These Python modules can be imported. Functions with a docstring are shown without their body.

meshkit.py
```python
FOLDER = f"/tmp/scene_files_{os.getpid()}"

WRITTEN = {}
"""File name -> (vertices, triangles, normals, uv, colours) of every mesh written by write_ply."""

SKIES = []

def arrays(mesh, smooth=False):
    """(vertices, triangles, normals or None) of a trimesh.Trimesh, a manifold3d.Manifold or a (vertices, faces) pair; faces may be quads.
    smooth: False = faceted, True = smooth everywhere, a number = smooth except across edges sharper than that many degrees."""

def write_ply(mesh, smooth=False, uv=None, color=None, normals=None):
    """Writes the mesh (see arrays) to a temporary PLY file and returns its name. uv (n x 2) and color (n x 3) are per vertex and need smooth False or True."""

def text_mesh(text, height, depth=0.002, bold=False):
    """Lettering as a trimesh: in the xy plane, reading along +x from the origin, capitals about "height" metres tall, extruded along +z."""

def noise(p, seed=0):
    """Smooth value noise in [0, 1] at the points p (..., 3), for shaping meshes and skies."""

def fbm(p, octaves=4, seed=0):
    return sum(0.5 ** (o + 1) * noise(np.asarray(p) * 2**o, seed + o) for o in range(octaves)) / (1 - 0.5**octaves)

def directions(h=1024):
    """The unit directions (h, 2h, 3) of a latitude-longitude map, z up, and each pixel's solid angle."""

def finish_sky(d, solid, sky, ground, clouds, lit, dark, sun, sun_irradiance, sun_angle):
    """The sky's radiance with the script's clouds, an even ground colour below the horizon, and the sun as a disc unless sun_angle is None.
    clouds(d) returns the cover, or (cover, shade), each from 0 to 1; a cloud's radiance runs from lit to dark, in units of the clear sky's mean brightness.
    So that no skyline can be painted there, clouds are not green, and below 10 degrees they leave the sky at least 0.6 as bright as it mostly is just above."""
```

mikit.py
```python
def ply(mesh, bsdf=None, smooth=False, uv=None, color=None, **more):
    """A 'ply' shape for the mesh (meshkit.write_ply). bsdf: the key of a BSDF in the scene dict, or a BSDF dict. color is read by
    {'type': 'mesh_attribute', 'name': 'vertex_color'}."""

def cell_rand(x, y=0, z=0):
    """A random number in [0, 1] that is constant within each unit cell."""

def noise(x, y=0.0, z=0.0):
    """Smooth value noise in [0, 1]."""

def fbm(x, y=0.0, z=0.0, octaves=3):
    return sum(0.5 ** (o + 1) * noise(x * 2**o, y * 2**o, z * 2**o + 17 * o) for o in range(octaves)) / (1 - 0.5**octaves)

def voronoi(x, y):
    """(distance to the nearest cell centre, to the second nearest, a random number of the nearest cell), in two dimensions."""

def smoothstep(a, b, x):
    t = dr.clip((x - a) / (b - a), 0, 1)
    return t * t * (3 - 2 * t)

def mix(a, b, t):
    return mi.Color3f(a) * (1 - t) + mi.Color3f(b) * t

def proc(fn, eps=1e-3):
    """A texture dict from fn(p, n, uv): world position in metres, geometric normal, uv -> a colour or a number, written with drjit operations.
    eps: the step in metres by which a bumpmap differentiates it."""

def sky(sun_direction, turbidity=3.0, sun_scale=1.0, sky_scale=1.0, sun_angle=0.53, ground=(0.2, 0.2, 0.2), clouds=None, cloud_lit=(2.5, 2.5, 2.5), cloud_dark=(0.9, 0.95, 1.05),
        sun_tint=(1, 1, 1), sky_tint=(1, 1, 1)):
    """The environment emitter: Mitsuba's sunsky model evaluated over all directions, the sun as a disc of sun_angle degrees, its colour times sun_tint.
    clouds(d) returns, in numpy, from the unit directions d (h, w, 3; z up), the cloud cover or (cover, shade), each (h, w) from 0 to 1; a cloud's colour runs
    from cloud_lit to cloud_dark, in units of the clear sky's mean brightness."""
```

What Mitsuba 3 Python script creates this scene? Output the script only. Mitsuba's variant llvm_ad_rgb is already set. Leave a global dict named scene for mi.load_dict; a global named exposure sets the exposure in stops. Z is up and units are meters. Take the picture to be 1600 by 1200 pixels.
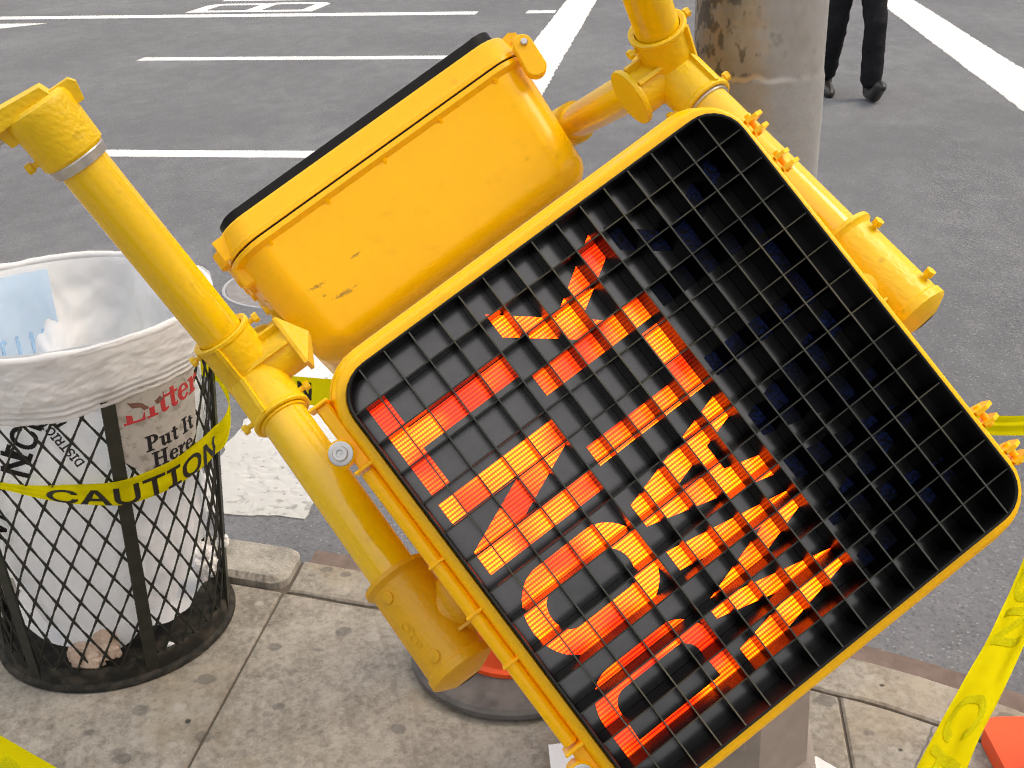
import math, random
import numpy as np, trimesh, drjit as dr, mitsuba as mi, mikit
import manifold3d as m3
from shapely.geometry import Polygon, box as sbox, LineString
from shapely.ops import unary_union
from shapely import affinity
from meshkit import text_mesh, noise as vnoise, fbm as vfbm
T = mi.ScalarTransform4f
scene, labels = {}, {}
V = lambda *a: np.array(a, float)

# ---------------------------------------------------------------- camera, sky, exposure
scene['camera'] = {'type': 'perspective', 'fov': 47.925, 'fov_axis': 'x', 'near_clip': 0.02, 'far_clip': 500.0,
    'to_world': T().look_at(origin=[0, 0, 1.45], target=[-0.133, 0.901, 1.036], up=[-0.032, 0.413, 0.910])}
scene['sky_light'] = mikit.sky([0.62, 0.12, 0.78], turbidity=4, sun_scale=0.44, sun_angle=30, ground=(0.13, 0.13, 0.13),
    clouds=lambda d: (np.ones(d.shape[:2]), np.clip(1.0 - 1.15 * d[..., 2], 0, 1)), cloud_lit=(3.2, 3.2, 3.25), cloud_dark=(0.62, 0.64, 0.69))
exposure = 2.15

# ---------------------------------------------------------------- helpers
def add(key, mesh, bsdf, smooth=32, **more):
    if key in scene:
        i = 1
        while f'{key}_{i:03d}' in scene: i += 1
        key = f'{key}_{i:03d}'
    if isinstance(mesh, (list,)): mesh = trimesh.util.concatenate(mesh)
    scene[key] = mikit.ply(mesh, bsdf, smooth=smooth, **more)
    return key

def tag(key, label=None, cat=None, group=None, kind=None):
    d = labels.setdefault(key, {})
    for k, v in (('label', label), ('category', cat), ('group', group), ('kind', kind)):
        if v: d[k] = v

def unit(v):
    v = np.asarray(v, float); return v / np.linalg.norm(v)

def frame(z, hint=(0, 0, 1)):
    z = unit(z); h = np.asarray(hint, float)
    if abs(h @ z) > 0.95: h = V(1, 0, 0)
    x = unit(np.cross(h, z)); return np.stack([x, np.cross(z, x), z], 1)

def mat(x, y, z, o):
    m = np.eye(4); m[:3, 0], m[:3, 1], m[:3, 2], m[:3, 3] = x, y, z, o; return m

def lathe(prof, p0, axis, seg=48, hint=(0, 0, 1)):
    """revolve [(t, r)...] round the axis from p0"""
    R = frame(axis, hint); a = np.arange(seg) * 2 * np.pi / seg
    pr = np.array(prof, float); n = len(pr)
    v = np.stack([np.outer(pr[:, 1], np.cos(a)), np.outer(pr[:, 1], np.sin(a)), np.repeat(pr[:, :1], seg, 1)], -1).reshape(-1, 3)
    i, j = np.meshgrid(np.arange(n - 1), np.arange(seg), indexing='ij'); k = (j + 1) % seg
    q = np.stack([i * seg + j, i * seg + k, (i + 1) * seg + k, (i + 1) * seg + j], -1).reshape(-1, 4)
    f = np.vstack([q[:, [0, 1, 2]], q[:, [0, 2, 3]]])
    m = trimesh.Trimesh(v @ R.T + np.asarray(p0, float), f, process=False)
    m.merge_vertices(); m.update_faces(m.nondegenerate_faces()); return m

def cyl(p0, p1, r0, r1=None, seg=40, ch=0.0):
    p0, p1 = np.asarray(p0, float), np.asarray(p1, float); L = np.linalg.norm(p1 - p0); r1 = r0 if r1 is None else r1
    prof = [(0, 0), (0, r0 - ch), (ch, r0), (L - ch, r1), (L, r1 - ch), (L, 0)] if ch else [(0, 0), (0, r0), (L, r1), (L, 0)]
    return lathe(prof, p0, p1 - p0, seg)

def block(ext, M=None, ch=0.0):
    if ch:
        h = np.array(ext) / 2; pts = []
        for s in np.array(np.meshgrid([-1, 1], [-1, 1], [-1, 1])).T.reshape(-1, 3):
            for ax in range(3):
                q = s * (h - ch); q[ax] = s[ax] * h[ax]; pts.append(q)
        m = trimesh.convex.convex_hull(np.array(pts))
    else: m = trimesh.creation.box(ext)
    if M is not None: m.apply_transform(M)
    return m

def hull(pts): return trimesh.convex.convex_hull(np.asarray(pts, float))

def spline(pts, n, knots=None):
    from scipy.interpolate import CubicSpline, PchipInterpolator
    pts = np.asarray(pts, float); k = pts if knots is None else np.asarray(knots, float)
    d = np.r_[0, np.cumsum(np.linalg.norm(np.diff(k, axis=0), axis=1))]
    return (CubicSpline if knots is None else PchipInterpolator)(d, pts)(np.linspace(0, d[-1], n))

def sweep(path, r, seg=8, closed=False):
    path = np.asarray(path, float); n = len(path); r = np.broadcast_to(r, (n,))
    t = np.gradient(path, axis=0); t /= np.linalg.norm(t, axis=1, keepdims=True)
    u = np.zeros_like(path); ref = V(0.3, 0.2, 1)
    for i in range(n):
        w = ref - t[i] * (ref @ t[i]); u[i] = unit(w); ref = u[i]
    w = np.cross(t, u); a = np.arange(seg) * 2 * np.pi / seg
    v = path[:, None] + r[:, None, None] * (np.cos(a)[None, :, None] * u[:, None] + np.sin(a)[None, :, None] * w[:, None])
    f = []
    for i in range(n - 1):
        for j in range(seg):
            k = (j + 1) % seg; f += [[i * seg + j, i * seg + k, (i + 1) * seg + k], [i * seg + j, (i + 1) * seg + k, (i + 1) * seg + j]]
    v = np.vstack([v.reshape(-1, 3), path[:1], path[-1:]]); c = n * seg
    for j in range(seg):
        k = (j + 1) % seg; f += [[c, k, j], [c + 1, (n - 1) * seg + j, (n - 1) * seg + k]]
    return trimesh.Trimesh(v, f, process=False)

def rrect(hx, hy, r, n=8):
    out = []
    for cx, cy, a0 in ((hx - r, hy - r, 0), (-hx + r, hy - r, 90), (-hx + r, -hy + r, 180), (hx - r, -hy + r, 270)):
        for a in np.radians(np.linspace(a0, a0 + 90, n)): out.append((cx + r * math.cos(a), cy + r * math.sin(a)))
    return np.array(out)

def loft(loops, cap0=False, cap1=False, ring=False):
    n = len(loops[0]); v = np.vstack(loops); m = len(loops); f = []
    for i in range(m if ring else m - 1):
        a, b = i * n, ((i + 1) % m) * n
        for j in range(n):
            k = (j + 1) % n; f += [[a + j, a + k, b + k], [a + j, b + k, b + j]]
    if cap0:
        v = np.vstack([v, loops[0].mean(0)]); c = len(v) - 1; f += [[c, (j + 1) % n, j] for j in range(n)]
    if cap1:
        v = np.vstack([v, loops[-1].mean(0)]); c = len(v) - 1; o = (m - 1) * n; f += [[c, o + j, o + (j + 1) % n] for j in range(n)]
    return trimesh.Trimesh(v, f, process=False)

def loop(hx, hy, r, z, n=8):
    p = rrect(hx, hy, r, n); return np.c_[p, np.full(len(p), z)]

def extrude(poly, h, z0=0.0):
    g = getattr(poly, 'geoms', [poly])
    m = trimesh.util.concatenate([trimesh.creation.extrude_polygon(p, h, engine='earcut') for p in g if p.area > 1e-9])
    m.apply_translation([0, 0, z0]); return m

def subdivide_to(m, e):
    v, f = trimesh.remesh.subdivide_to_size(m.vertices, m.faces, e, max_iter=12)
    return trimesh.Trimesh(v, f, process=True)

# ---------------------------------------------------------------- materials
def principled(color, rough=0.5, spec=0.5, **k):
    c = {'type': 'rgb', 'value': list(color)} if not isinstance(color, dict) else color
    return {'type': 'principled', 'base_color': c, 'roughness': rough, 'specular': spec, **k}
def two(b): return {'type': 'twosided', 'bsdf': b}
def bump(b, fn, scale, eps=1e-3): return {'type': 'bumpmap', 'arbitrary': mikit.proc(fn, eps), 'scale': scale, 'bsdf': b}
nz, fb, ss, mx, cr, vo = mikit.noise, mikit.fbm, mikit.smoothstep, mikit.mix, mikit.cell_rand, mikit.voronoi

def asphalt_c(p, n, uv):
    g = cr(p.x * 190, p.y * 190) * 0.5 + nz(p.x * 120, p.y * 120) * 0.5
    big = fb(p.x * 0.9, p.y * 0.9, 0, 4)
    mid = fb(p.x * 11, p.y * 7, 5, 3)
    c = mx((0.100, 0.102, 0.112), (0.164, 0.167, 0.180), dr.clip(0.25 + (g - 0.5) * 0.8 + (mid - 0.5) * 0.7 + (big - 0.45) * 0.9, 0, 1))
    d, e, w = vo(p.x * 120, p.y * 120)
    c = mx(c, (0.27, 0.265, 0.25), dr.select(w > 0.94, ss(0.42, 0.25, d) * 0.6, 0.0))
    c = mx(c, (0.035, 0.036, 0.04), dr.select(w < 0.08, ss(0.5, 0.3, d) * 0.35, 0.0))
    return c
scene['m_asphalt'] = two(bump(principled(mikit.proc(asphalt_c), 0.8, 0.35), lambda p, n, uv: nz(p.x * 150, p.y * 150) * 0.6 + nz(p.x * 60, p.y * 60), 0.0035))
def paint_c(p, n, uv):
    w = fb(p.x * 60, p.y * 60, 2, 3); lo = fb(p.x * 3, p.y * 3, 7, 3)
    near = ss(2.66, 2.5, p.y)
    hole = ss(0.66 - 0.12 * near, 0.86 - 0.14 * near, w + 0.15 * (lo - 0.5))
    return mx(mx((0.54, 0.54, 0.52), (0.70, 0.70, 0.685), lo) * (1 - 0.30 * ss(3.6, 2.7, p.y)), (0.26, 0.255, 0.24), hole * 0.8)
scene['m_paint'] = two(bump(principled(mikit.proc(paint_c), 0.75, 0.3), lambda p, n, uv: nz(p.x * 90, p.y * 90) + nz(p.x * 40, p.y * 40), 0.004))
GUM = [(-0.649, 1.899, .016, 0), (-0.585, 1.887, .018, 1), (-0.859, 1.976, .010, 1), (-0.899, 1.634, .012, 1), (-0.948, 1.491, .017, 0), (-0.82, 1.563, .016, 0), (-0.776, 1.834, .013, 0),
       (-0.97, 1.62, .017, 0), (-0.749, 2.118, .014, 0), (-0.70, 2.10, .012, 0), (0.315, 1.783, .021, 0), (0.636, 1.76, .020, 0), (0.427, 1.834, .004, 2), (0.43, 1.66, .004, 2), (-0.37, 1.70, .013, 1), (-0.868, 1.60, .006, 2),
       (-1.04, 1.55, .011, 0), (-0.87, 1.535, .008, 1), (-0.71, 1.66, .012, 0), (-0.47, 1.62, .014, 0), (-0.56, 1.74, .008, 1), (-0.33, 1.52, .012, 1), (-0.88, 1.72, .02, 0), (0.38, 1.70, .009, 0)]
def concrete_c(p, n, uv):
    big = fb(p.x * 2.2, p.y * 2.2, 3, 4); mid = fb(p.x * 16, p.y * 16, 9, 4); g = cr(p.x * 230, p.y * 230) * 0.6 + nz(p.x * 110, p.y * 110) * 0.5
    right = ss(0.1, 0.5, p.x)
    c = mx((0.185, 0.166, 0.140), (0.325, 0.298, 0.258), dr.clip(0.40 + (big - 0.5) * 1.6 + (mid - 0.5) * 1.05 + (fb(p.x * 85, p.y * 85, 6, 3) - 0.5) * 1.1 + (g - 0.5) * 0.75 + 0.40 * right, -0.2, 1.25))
    streak = fb(p.x * 60 + p.y * 22, p.y * 5, 4, 3)
    c = mx(c, (0.15, 0.128, 0.105), ss(0.50, 0.75, streak) * 0.22)
    c = mx(c, (0.30, 0.24, 0.16), ss(0.55, 0.8, fb(p.x * 7, p.y * 7, 31, 4)) * 0.35)
    wob = (fb(p.x * 90, p.y * 90, 1, 2) - 0.5) * 0.010
    for x, y, r, k in GUM:
        a = ss(r + 0.003, r - 0.003, dr.sqrt((p.x - x) ** 2 + ((p.y - y) * 1.15) ** 2) + wob)
        c = mx(c, ((0.075, 0.070, 0.068), (0.40, 0.38, 0.345), (0.03, 0.028, 0.026))[k], a * (0.50, 0.5, 0.9)[k])
    d, e, w = vo(p.x * 9 + 3, p.y * 9)
    c = mx(c, (0.085, 0.078, 0.07), dr.select(w > 0.955, ss(0.13, 0.05, d + wob * 8) * 0.4, 0.0))
    crack = dr.abs((p.x - 0.449) - (p.y - 1.622) * 0.49 + (nz(p.x * 50, p.y * 50) - 0.5) * 0.01)
    c = mx(c, (0.09, 0.085, 0.08), ss(0.0035, 0.001, crack) * ss(1.58, 1.6, p.y) * ss(1.75, 1.72, p.y) * 0.8)
    return c
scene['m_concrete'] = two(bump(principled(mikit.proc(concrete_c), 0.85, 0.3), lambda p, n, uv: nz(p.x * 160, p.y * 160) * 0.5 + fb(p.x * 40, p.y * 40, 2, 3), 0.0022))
def kerb_c(p, n, uv):
    g = cr(p.x * 260, p.y * 260); m_ = fb(p.x * 22, p.y * 22, 4, 4)
    return mx((0.21, 0.195, 0.17), (0.38, 0.355, 0.315), dr.clip(0.45 + (g - 0.5) * 0.6 + (m_ - 0.5) * 1.3, 0, 1))
scene['m_kerb'] = two(bump(principled(mikit.proc(kerb_c), 0.85, 0.3), lambda p, n, uv: nz(p.x * 120, p.y * 120) + fb(p.x * 30, p.y * 30, 1, 2), 0.003))
scene['m_brown'] = two(principled(mikit.proc(lambda p, n, uv: mx((0.11, 0.078, 0.066), (0.19, 0.145, 0.125), fb(p.x * 45, p.y * 45, 2, 4))), 0.8, 0.3))
scene['m_dirt'] = two(principled((0.11, 0.095, 0.078), 0.95, 0.1))

def yellow(a, b, dirt, seed):
    def fn(p, n, uv):
        lo = fb(p.x * 9 + seed, p.y * 9, p.z * 9, 3); sp = fb(p.x * 70, p.y * 70 + seed, p.z * 70, 3); fine = nz(p.x * 260, p.y * 260, p.z * 260 + seed)
        c = mx(a, b, dr.clip(0.5 + (lo - 0.5) * 0.9 + (fine - 0.5) * 0.2, 0, 1))
        c = mx(c, (0.30, 0.17, 0.02), ss(0.60, 0.80, sp * 0.6 + lo * 0.4) * dirt)
        q = nz(p.x * 55 + seed * 3, p.y * 55, p.z * 55)
        return mx(c, (0.05, 0.035, 0.015), ss(0.86, 0.93, q) * ss(0.52, 0.66, fb(p.x * 14, p.y * 14, p.z * 14 + seed, 2)) * 0.8 * dirt * 2)
    return fn
peel = lambda p, n, uv: nz(p.x * 260, p.y * 260, p.z * 260)
scene['m_signal_yellow'] = two(bump(principled(mikit.proc(yellow((0.93, 0.505, 0.001), (0.90, 0.47, 0.001), 0.12, 3.0)), 0.24, 0.3), peel, 0.00012))
def scuffed(p, n, uv):
    c = yellow((0.93, 0.515, 0.001), (0.90, 0.48, 0.001), 0.10, 11.0)(p, n, uv)
    u = (p.x - 0.018) * -0.755 + (p.y - 0.888) * -0.443 + (p.z - 0.993) * -0.483
    r = (p.x - 0.018) * -0.632 + (p.y - 0.888) * 0.297 + (p.z - 0.993) * 0.716
    for (u0, r0, L, W) in ((0.142, 0.366, 0.016, 0.0032), (0.165, 0.392, 0.011, 0.0028), (0.104, 0.395, 0.008, 0.0018), (0.165, 0.378, 0.006, 0.0012)):
        du, dq = u - u0 + (r - r0) * 0.25, r - r0 - (u - u0) * 0.12
        s = dr.sqrt((du / L) ** 2 + (dq / W) ** 2) + (nz(u * 400, r * 1500) - 0.5) * 1.4
        c = mx(c, (0.10, 0.07, 0.035), ss(1.0, 0.4, s) * 0.65)
    return c
scene['m_signal_yellow_scuffed'] = two(bump(principled(mikit.proc(scuffed), 0.25, 0.3), peel, 0.00012))
scene['m_arm_yellow'] = two(bump(principled(mikit.proc(yellow((0.74, 0.475, 0.001), (0.70, 0.435, 0.001), 0.22, 7.0)), 0.15, 0.65), peel, 0.00008))
scene['m_cast_yellow'] = two(bump(principled(mikit.proc(yellow((0.72, 0.475, 0.001), (0.68, 0.43, 0.001), 0.15, 23.0)), 0.40, 0.45), lambda p, n, uv: nz(p.x * 320, p.y * 320, p.z * 320) + 0.3 * nz(p.x * 160, p.y * 160, p.z * 160), 0.0006))
scene['m_hub_yellow'] = two(bump(principled(mikit.proc(yellow((0.64, 0.35, 0.002), (0.58, 0.305, 0.002), 0.3, 31.0)), 0.42, 0.45), lambda p, n, uv: nz(p.x * 320, p.y * 320, p.z * 320) + 0.3 * nz(p.x * 160, p.y * 160, p.z * 160), 0.0006))
scene['m_black'] = two(principled(mikit.proc(lambda p, n, uv: mx((0.004, 0.004, 0.004), (0.011, 0.011, 0.011), fb(p.x * 60, p.y * 60, p.z * 60, 3))), 0.5, 0.2))
def slat_c(p, n, uv):      # dark plastic, its front edges worn and dusty
    d = 0.1741 * (p.x - 0.0178) - 0.8459 * (p.y - 0.8884) + 0.5042 * (p.z - 0.9926)
    w = fb(p.x * 40, p.y * 40, p.z * 40, 4)
    edge = ss(-0.0022, -0.0013, d) * ss(0.01, 0.004, d) * (0.45 + 0.75 * w)
    return mx(mx((0.0012, 0.0012, 0.0012), (0.0025, 0.0025, 0.0025), ss(0.45, 0.8, w)), mx((0.075, 0.080, 0.072), (0.125, 0.115, 0.085), ss(0.5, 0.7, fb(p.x * 9, p.y * 9, p.z * 9, 3))), dr.clip(edge, 0, 1))
scene['m_slat'] = two(principled(mikit.proc(slat_c), 0.25, 0.012))
scene['m_panel'] = two(principled(mikit.proc(lambda p, n, uv: mx((0.085, 0.082, 0.082), (0.165, 0.158, 0.152), fb(p.x * 14, p.y * 14, p.z * 14, 3) * 0.6 + fb(p.x * 90, p.y * 90, p.z * 90, 4) * 0.4)), 0.16, 0.5, metallic=0.96))
scene['m_lens'] = two(principled((0.085, 0.055, 0.045), 0.14, 0.5, metallic=0.97))
scene['m_blue_lens'] = two(principled(mikit.proc(lambda p, n, uv: mx((0.002, 0.003, 0.010), (0.008, 0.030, 0.20), ss(0.35, 0.7, fb(p.x * 22, p.y * 22, p.z * 22, 2)) * ss(0.2, 0.8, nz(p.x * 420, p.y * 420, p.z * 420)))), 0.4, 0.3))
scene['m_steel'] = two({'type': 'roughconductor', 'material': 'Al', 'alpha': 0.22})
scene['m_dull_steel'] = two(principled(mikit.proc(lambda p, n, uv: mx((0.42, 0.41, 0.40), (0.62, 0.61, 0.60), fb(p.x * 80, p.y * 80, p.z * 80, 2))), 0.35, 0.6, metallic=0.8))
def pole_c(p, n, uv):
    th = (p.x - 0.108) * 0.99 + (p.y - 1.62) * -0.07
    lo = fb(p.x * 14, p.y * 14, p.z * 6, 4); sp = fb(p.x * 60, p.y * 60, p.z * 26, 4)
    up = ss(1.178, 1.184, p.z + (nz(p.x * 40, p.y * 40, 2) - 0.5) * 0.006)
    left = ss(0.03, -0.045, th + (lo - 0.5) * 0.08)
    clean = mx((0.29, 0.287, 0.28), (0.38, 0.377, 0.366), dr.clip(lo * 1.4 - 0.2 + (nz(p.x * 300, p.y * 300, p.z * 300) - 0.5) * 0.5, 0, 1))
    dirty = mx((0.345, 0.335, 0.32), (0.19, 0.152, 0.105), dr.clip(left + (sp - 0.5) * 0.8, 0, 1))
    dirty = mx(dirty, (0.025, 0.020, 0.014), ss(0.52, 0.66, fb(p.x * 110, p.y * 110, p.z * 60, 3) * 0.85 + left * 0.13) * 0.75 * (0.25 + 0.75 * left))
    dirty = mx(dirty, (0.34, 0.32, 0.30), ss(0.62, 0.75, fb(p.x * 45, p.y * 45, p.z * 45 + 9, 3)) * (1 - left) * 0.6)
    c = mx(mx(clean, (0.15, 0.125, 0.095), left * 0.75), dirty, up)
    band = ss(0.006, 0.001, dr.abs(p.z - 1.186 - (nz(p.x * 60, p.y * 60, 7) - 0.5) * 0.008))
    return mx(c, mx((0.40, 0.27, 0.13), (0.50, 0.48, 0.46), ss(-0.03, 0.03, th)), band * ss(-0.06, -0.03, th) * ss(0.05, 0.02, th) * 0.8)
scene['m_pole'] = two(bump(principled(mikit.proc(pole_c), 0.34, 0.7, metallic=0.3), lambda p, n, uv: fb(p.x * 60, p.y * 60, p.z * 60, 3), 0.0012))
scene['m_pole_base'] = two(bump(principled(mikit.proc(lambda p, n, uv: mx((0.20, 0.17, 0.15), (0.28, 0.25, 0.225), fb(p.x * 30, p.y * 30, p.z * 30, 4))), 0.6, 0.4), lambda p, n, uv: nz(p.x * 200, p.y * 200, p.z * 200), 0.0006))
scene['m_basket'] = two(principled(mikit.proc(lambda p, n, uv: mx((0.010, 0.012, 0.008), (0.030, 0.030, 0.022), fb(p.x * 50, p.y * 50, p.z * 50, 3))), 0.45, 0.4))
scene['m_basket_floor'] = two(principled(mikit.proc(lambda p, n, uv: mx((0.012, 0.012, 0.010), (0.05, 0.042, 0.032), ss(0.35, 0.8, fb(p.x * 45, p.y * 45, p.z * 45, 4)))), 0.75, 0.3))
def thin(color, trans, rough=0.4): return {'type': 'principledthin', 'base_color': color if isinstance(color, dict) else {'type': 'rgb', 'value': list(color)}, 'roughness': rough, 'diff_trans': trans, 'specular' if False else 'spec_trans': 0.0}
scene['m_bag'] = thin(mikit.proc(lambda p, n, uv: mx((0.88, 0.885, 0.90), (0.93, 0.93, 0.93), fb(p.x * 20, p.y * 20, p.z * 20, 3))), 0.75)
scene['m_bag_skirt'] = thin(mikit.proc(lambda p, n, uv: mx((0.74, 0.735, 0.745), (0.84, 0.835, 0.83), fb(p.x * 20, p.y * 20, p.z * 20, 3))), 0.55)
scene['m_bag_blue'] = thin((0.60, 0.74, 0.90), 0.7)
scene['m_blue_print'] = two(principled((0.30, 0.47, 0.70), 0.6, 0.3))
scene['m_ink'] = two(principled((0.012, 0.012, 0.014), 0.6, 0.3))
scene['m_tape'] = thin(mikit.proc(lambda p, n, uv: mx((0.70, 0.62, 0.003), (0.80, 0.72, 0.006), fb(p.x * 25, p.y * 25, p.z * 25, 2))), 0.8, 0.25)
scene['m_tape_letter'] = two(principled((0.014, 0.013, 0.010), 0.4, 0.4))
scene['m_tape_letter_back'] = thin((0.58, 0.56, 0.008), 0.8, 0.3)
def plate_c(p, n, uv):
    c = mx((0.33, 0.315, 0.29), (0.46, 0.44, 0.415), fb(p.x * 25, p.y * 25, p.z * 25, 4))
    return mx(c, (0.20, 0.18, 0.155), ss(0.50, 0.72, fb(p.x * 70, p.y * 70, p.z * 70, 4)) * 0.7)
scene['m_plate'] = two(principled(mikit.proc(plate_c), 0.55, 0.4))
scene['m_red_print'] = two(principled((0.42, 0.035, 0.040), 0.5, 0.4))
scene['m_torn'] = two(principled((0.16, 0.08, 0.065), 0.8, 0.2))
scene['m_orange'] = two(principled(mikit.proc(lambda p, n, uv: mx((0.86, 0.10, 0.018), (0.74, 0.075, 0.014), fb(p.x * 20, p.y * 20, p.z * 20, 3))), 0.45, 0.4))
scene['m_rubber'] = two(principled(mikit.proc(lambda p, n, uv: mx((0.06, 0.056, 0.056), (0.17, 0.16, 0.155), fb(p.x * 40, p.y * 40, p.z * 40, 4))), 0.8, 0.3))
scene['m_collar'] = two(principled((0.75, 0.75, 0.74), 0.35, 0.5))
scene['m_trouser'] = two(principled(mikit.proc(lambda p, n, uv: mx((0.008, 0.008, 0.010), (0.018, 0.018, 0.021), fb(p.x * 40, p.y * 40, p.z * 40, 3))), 0.85, 0.2))
scene['m_shoe'] = two(principled((0.020, 0.019, 0.018), 0.35, 0.5))
scene['m_coat'] = two(principled((0.03, 0.034, 0.045), 0.85, 0.2))
scene['m_skin'] = two(principled((0.48, 0.27, 0.19), 0.5, 0.4))
scene['m_hair'] = two(principled((0.03, 0.02, 0.014), 0.6, 0.3))
scene['m_eye'] = two(principled((0.02, 0.015, 0.012), 0.3, 0.5))
scene['m_tan_paper'] = two(principled(mikit.proc(lambda p, n, uv: mx((0.46, 0.33, 0.24), (0.66, 0.52, 0.42), fb(p.x * 40, p.y * 40, p.z * 40, 3))), 0.8, 0.2))
scene['m_white_paper'] = two(principled((0.78, 0.78, 0.79), 0.8, 0.2))
scene['m_iron'] = two(bump(principled(mikit.proc(lambda p, n, uv: mx((0.16, 0.15, 0.152), (0.25, 0.235, 0.232), fb(p.x * 30, p.y * 30, 3, 4))), 0.65, 0.4), lambda p, n, uv: nz(p.x * 60, p.y * 60), 0.002))
scene['m_iron_ring'] = two(principled((0.30, 0.30, 0.315), 0.45, 0.5))

# ---------------------------------------------------------------- road, markings, sidewalk, kerb
def ground_poly(poly, z, h, edge=None):
    m = extrude(poly, h, z - h); return m
ZR = -0.10
kerb_line = [(-9, 2.62), (-3.0, 2.40), (-1.6, 2.265), (-1.02, 2.205), (-0.80, 2.168), (-0.45, 2.105), (0.0, 2.018), (0.405, 1.93), (0.67, 1.81), (1.0, 1.55), (1.4, 1.0), (1.75, 0.2), (2.0, -1.0), (2.15, -3.0), (2.2, -6.0)]
kl = spline(kerb_line, 200)[:, :2]
walk = Polygon([*map(tuple, kl), (-9, -6)])
xs = np.linspace(-60, 60, 3)
road = trimesh.Trimesh([[-150, -60, ZR], [150, -60, ZR], [150, 240, ZR], [-150, 240, ZR]], [[0, 1, 2], [0, 2, 3]], process=False)
add('road', road, 'm_asphalt', smooth=False); tag('road', 'dark grey asphalt roadway with white lane and crosswalk lines', 'road', kind='structure')
def rough_edges(poly, step, amp, seed):
    b = np.array(poly.exterior.segmentize(step).coords)[:-1]
    k = np.c_[b * 23, np.zeros(len(b))]
    return Polygon(b + np.c_[vfbm(k, 3, seed) - 0.5, vfbm(k + 50, 3, seed + 9) - 0.5] * amp).buffer(0)
def marking(key, poly, jag=0.02, step=0.05):
    m = extrude(rough_edges(poly, step, jag, len(scene)), 0.004, ZR); return add('road__' + key, m, 'm_paint', smooth=False)
def quad(x0, x1, y0, y1): return sbox(x0, y0, x1, y1)
marking('crosswalk_line', Polygon([(-1.275, 2.50), (-0.925, 2.49), (-0.965, 10), (-1.02, 34), (-1.39, 34), (-1.325, 10)]), 0.035, 0.02); tag('road__crosswalk_line', 'worn white crosswalk line reaching towards the kerb beside the litter basket')
marking('crosswalk_line', Polygon([(2.20, 2.6), (2.60, 2.6), (2.63, 34), (2.23, 34)]), 0.03)
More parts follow.
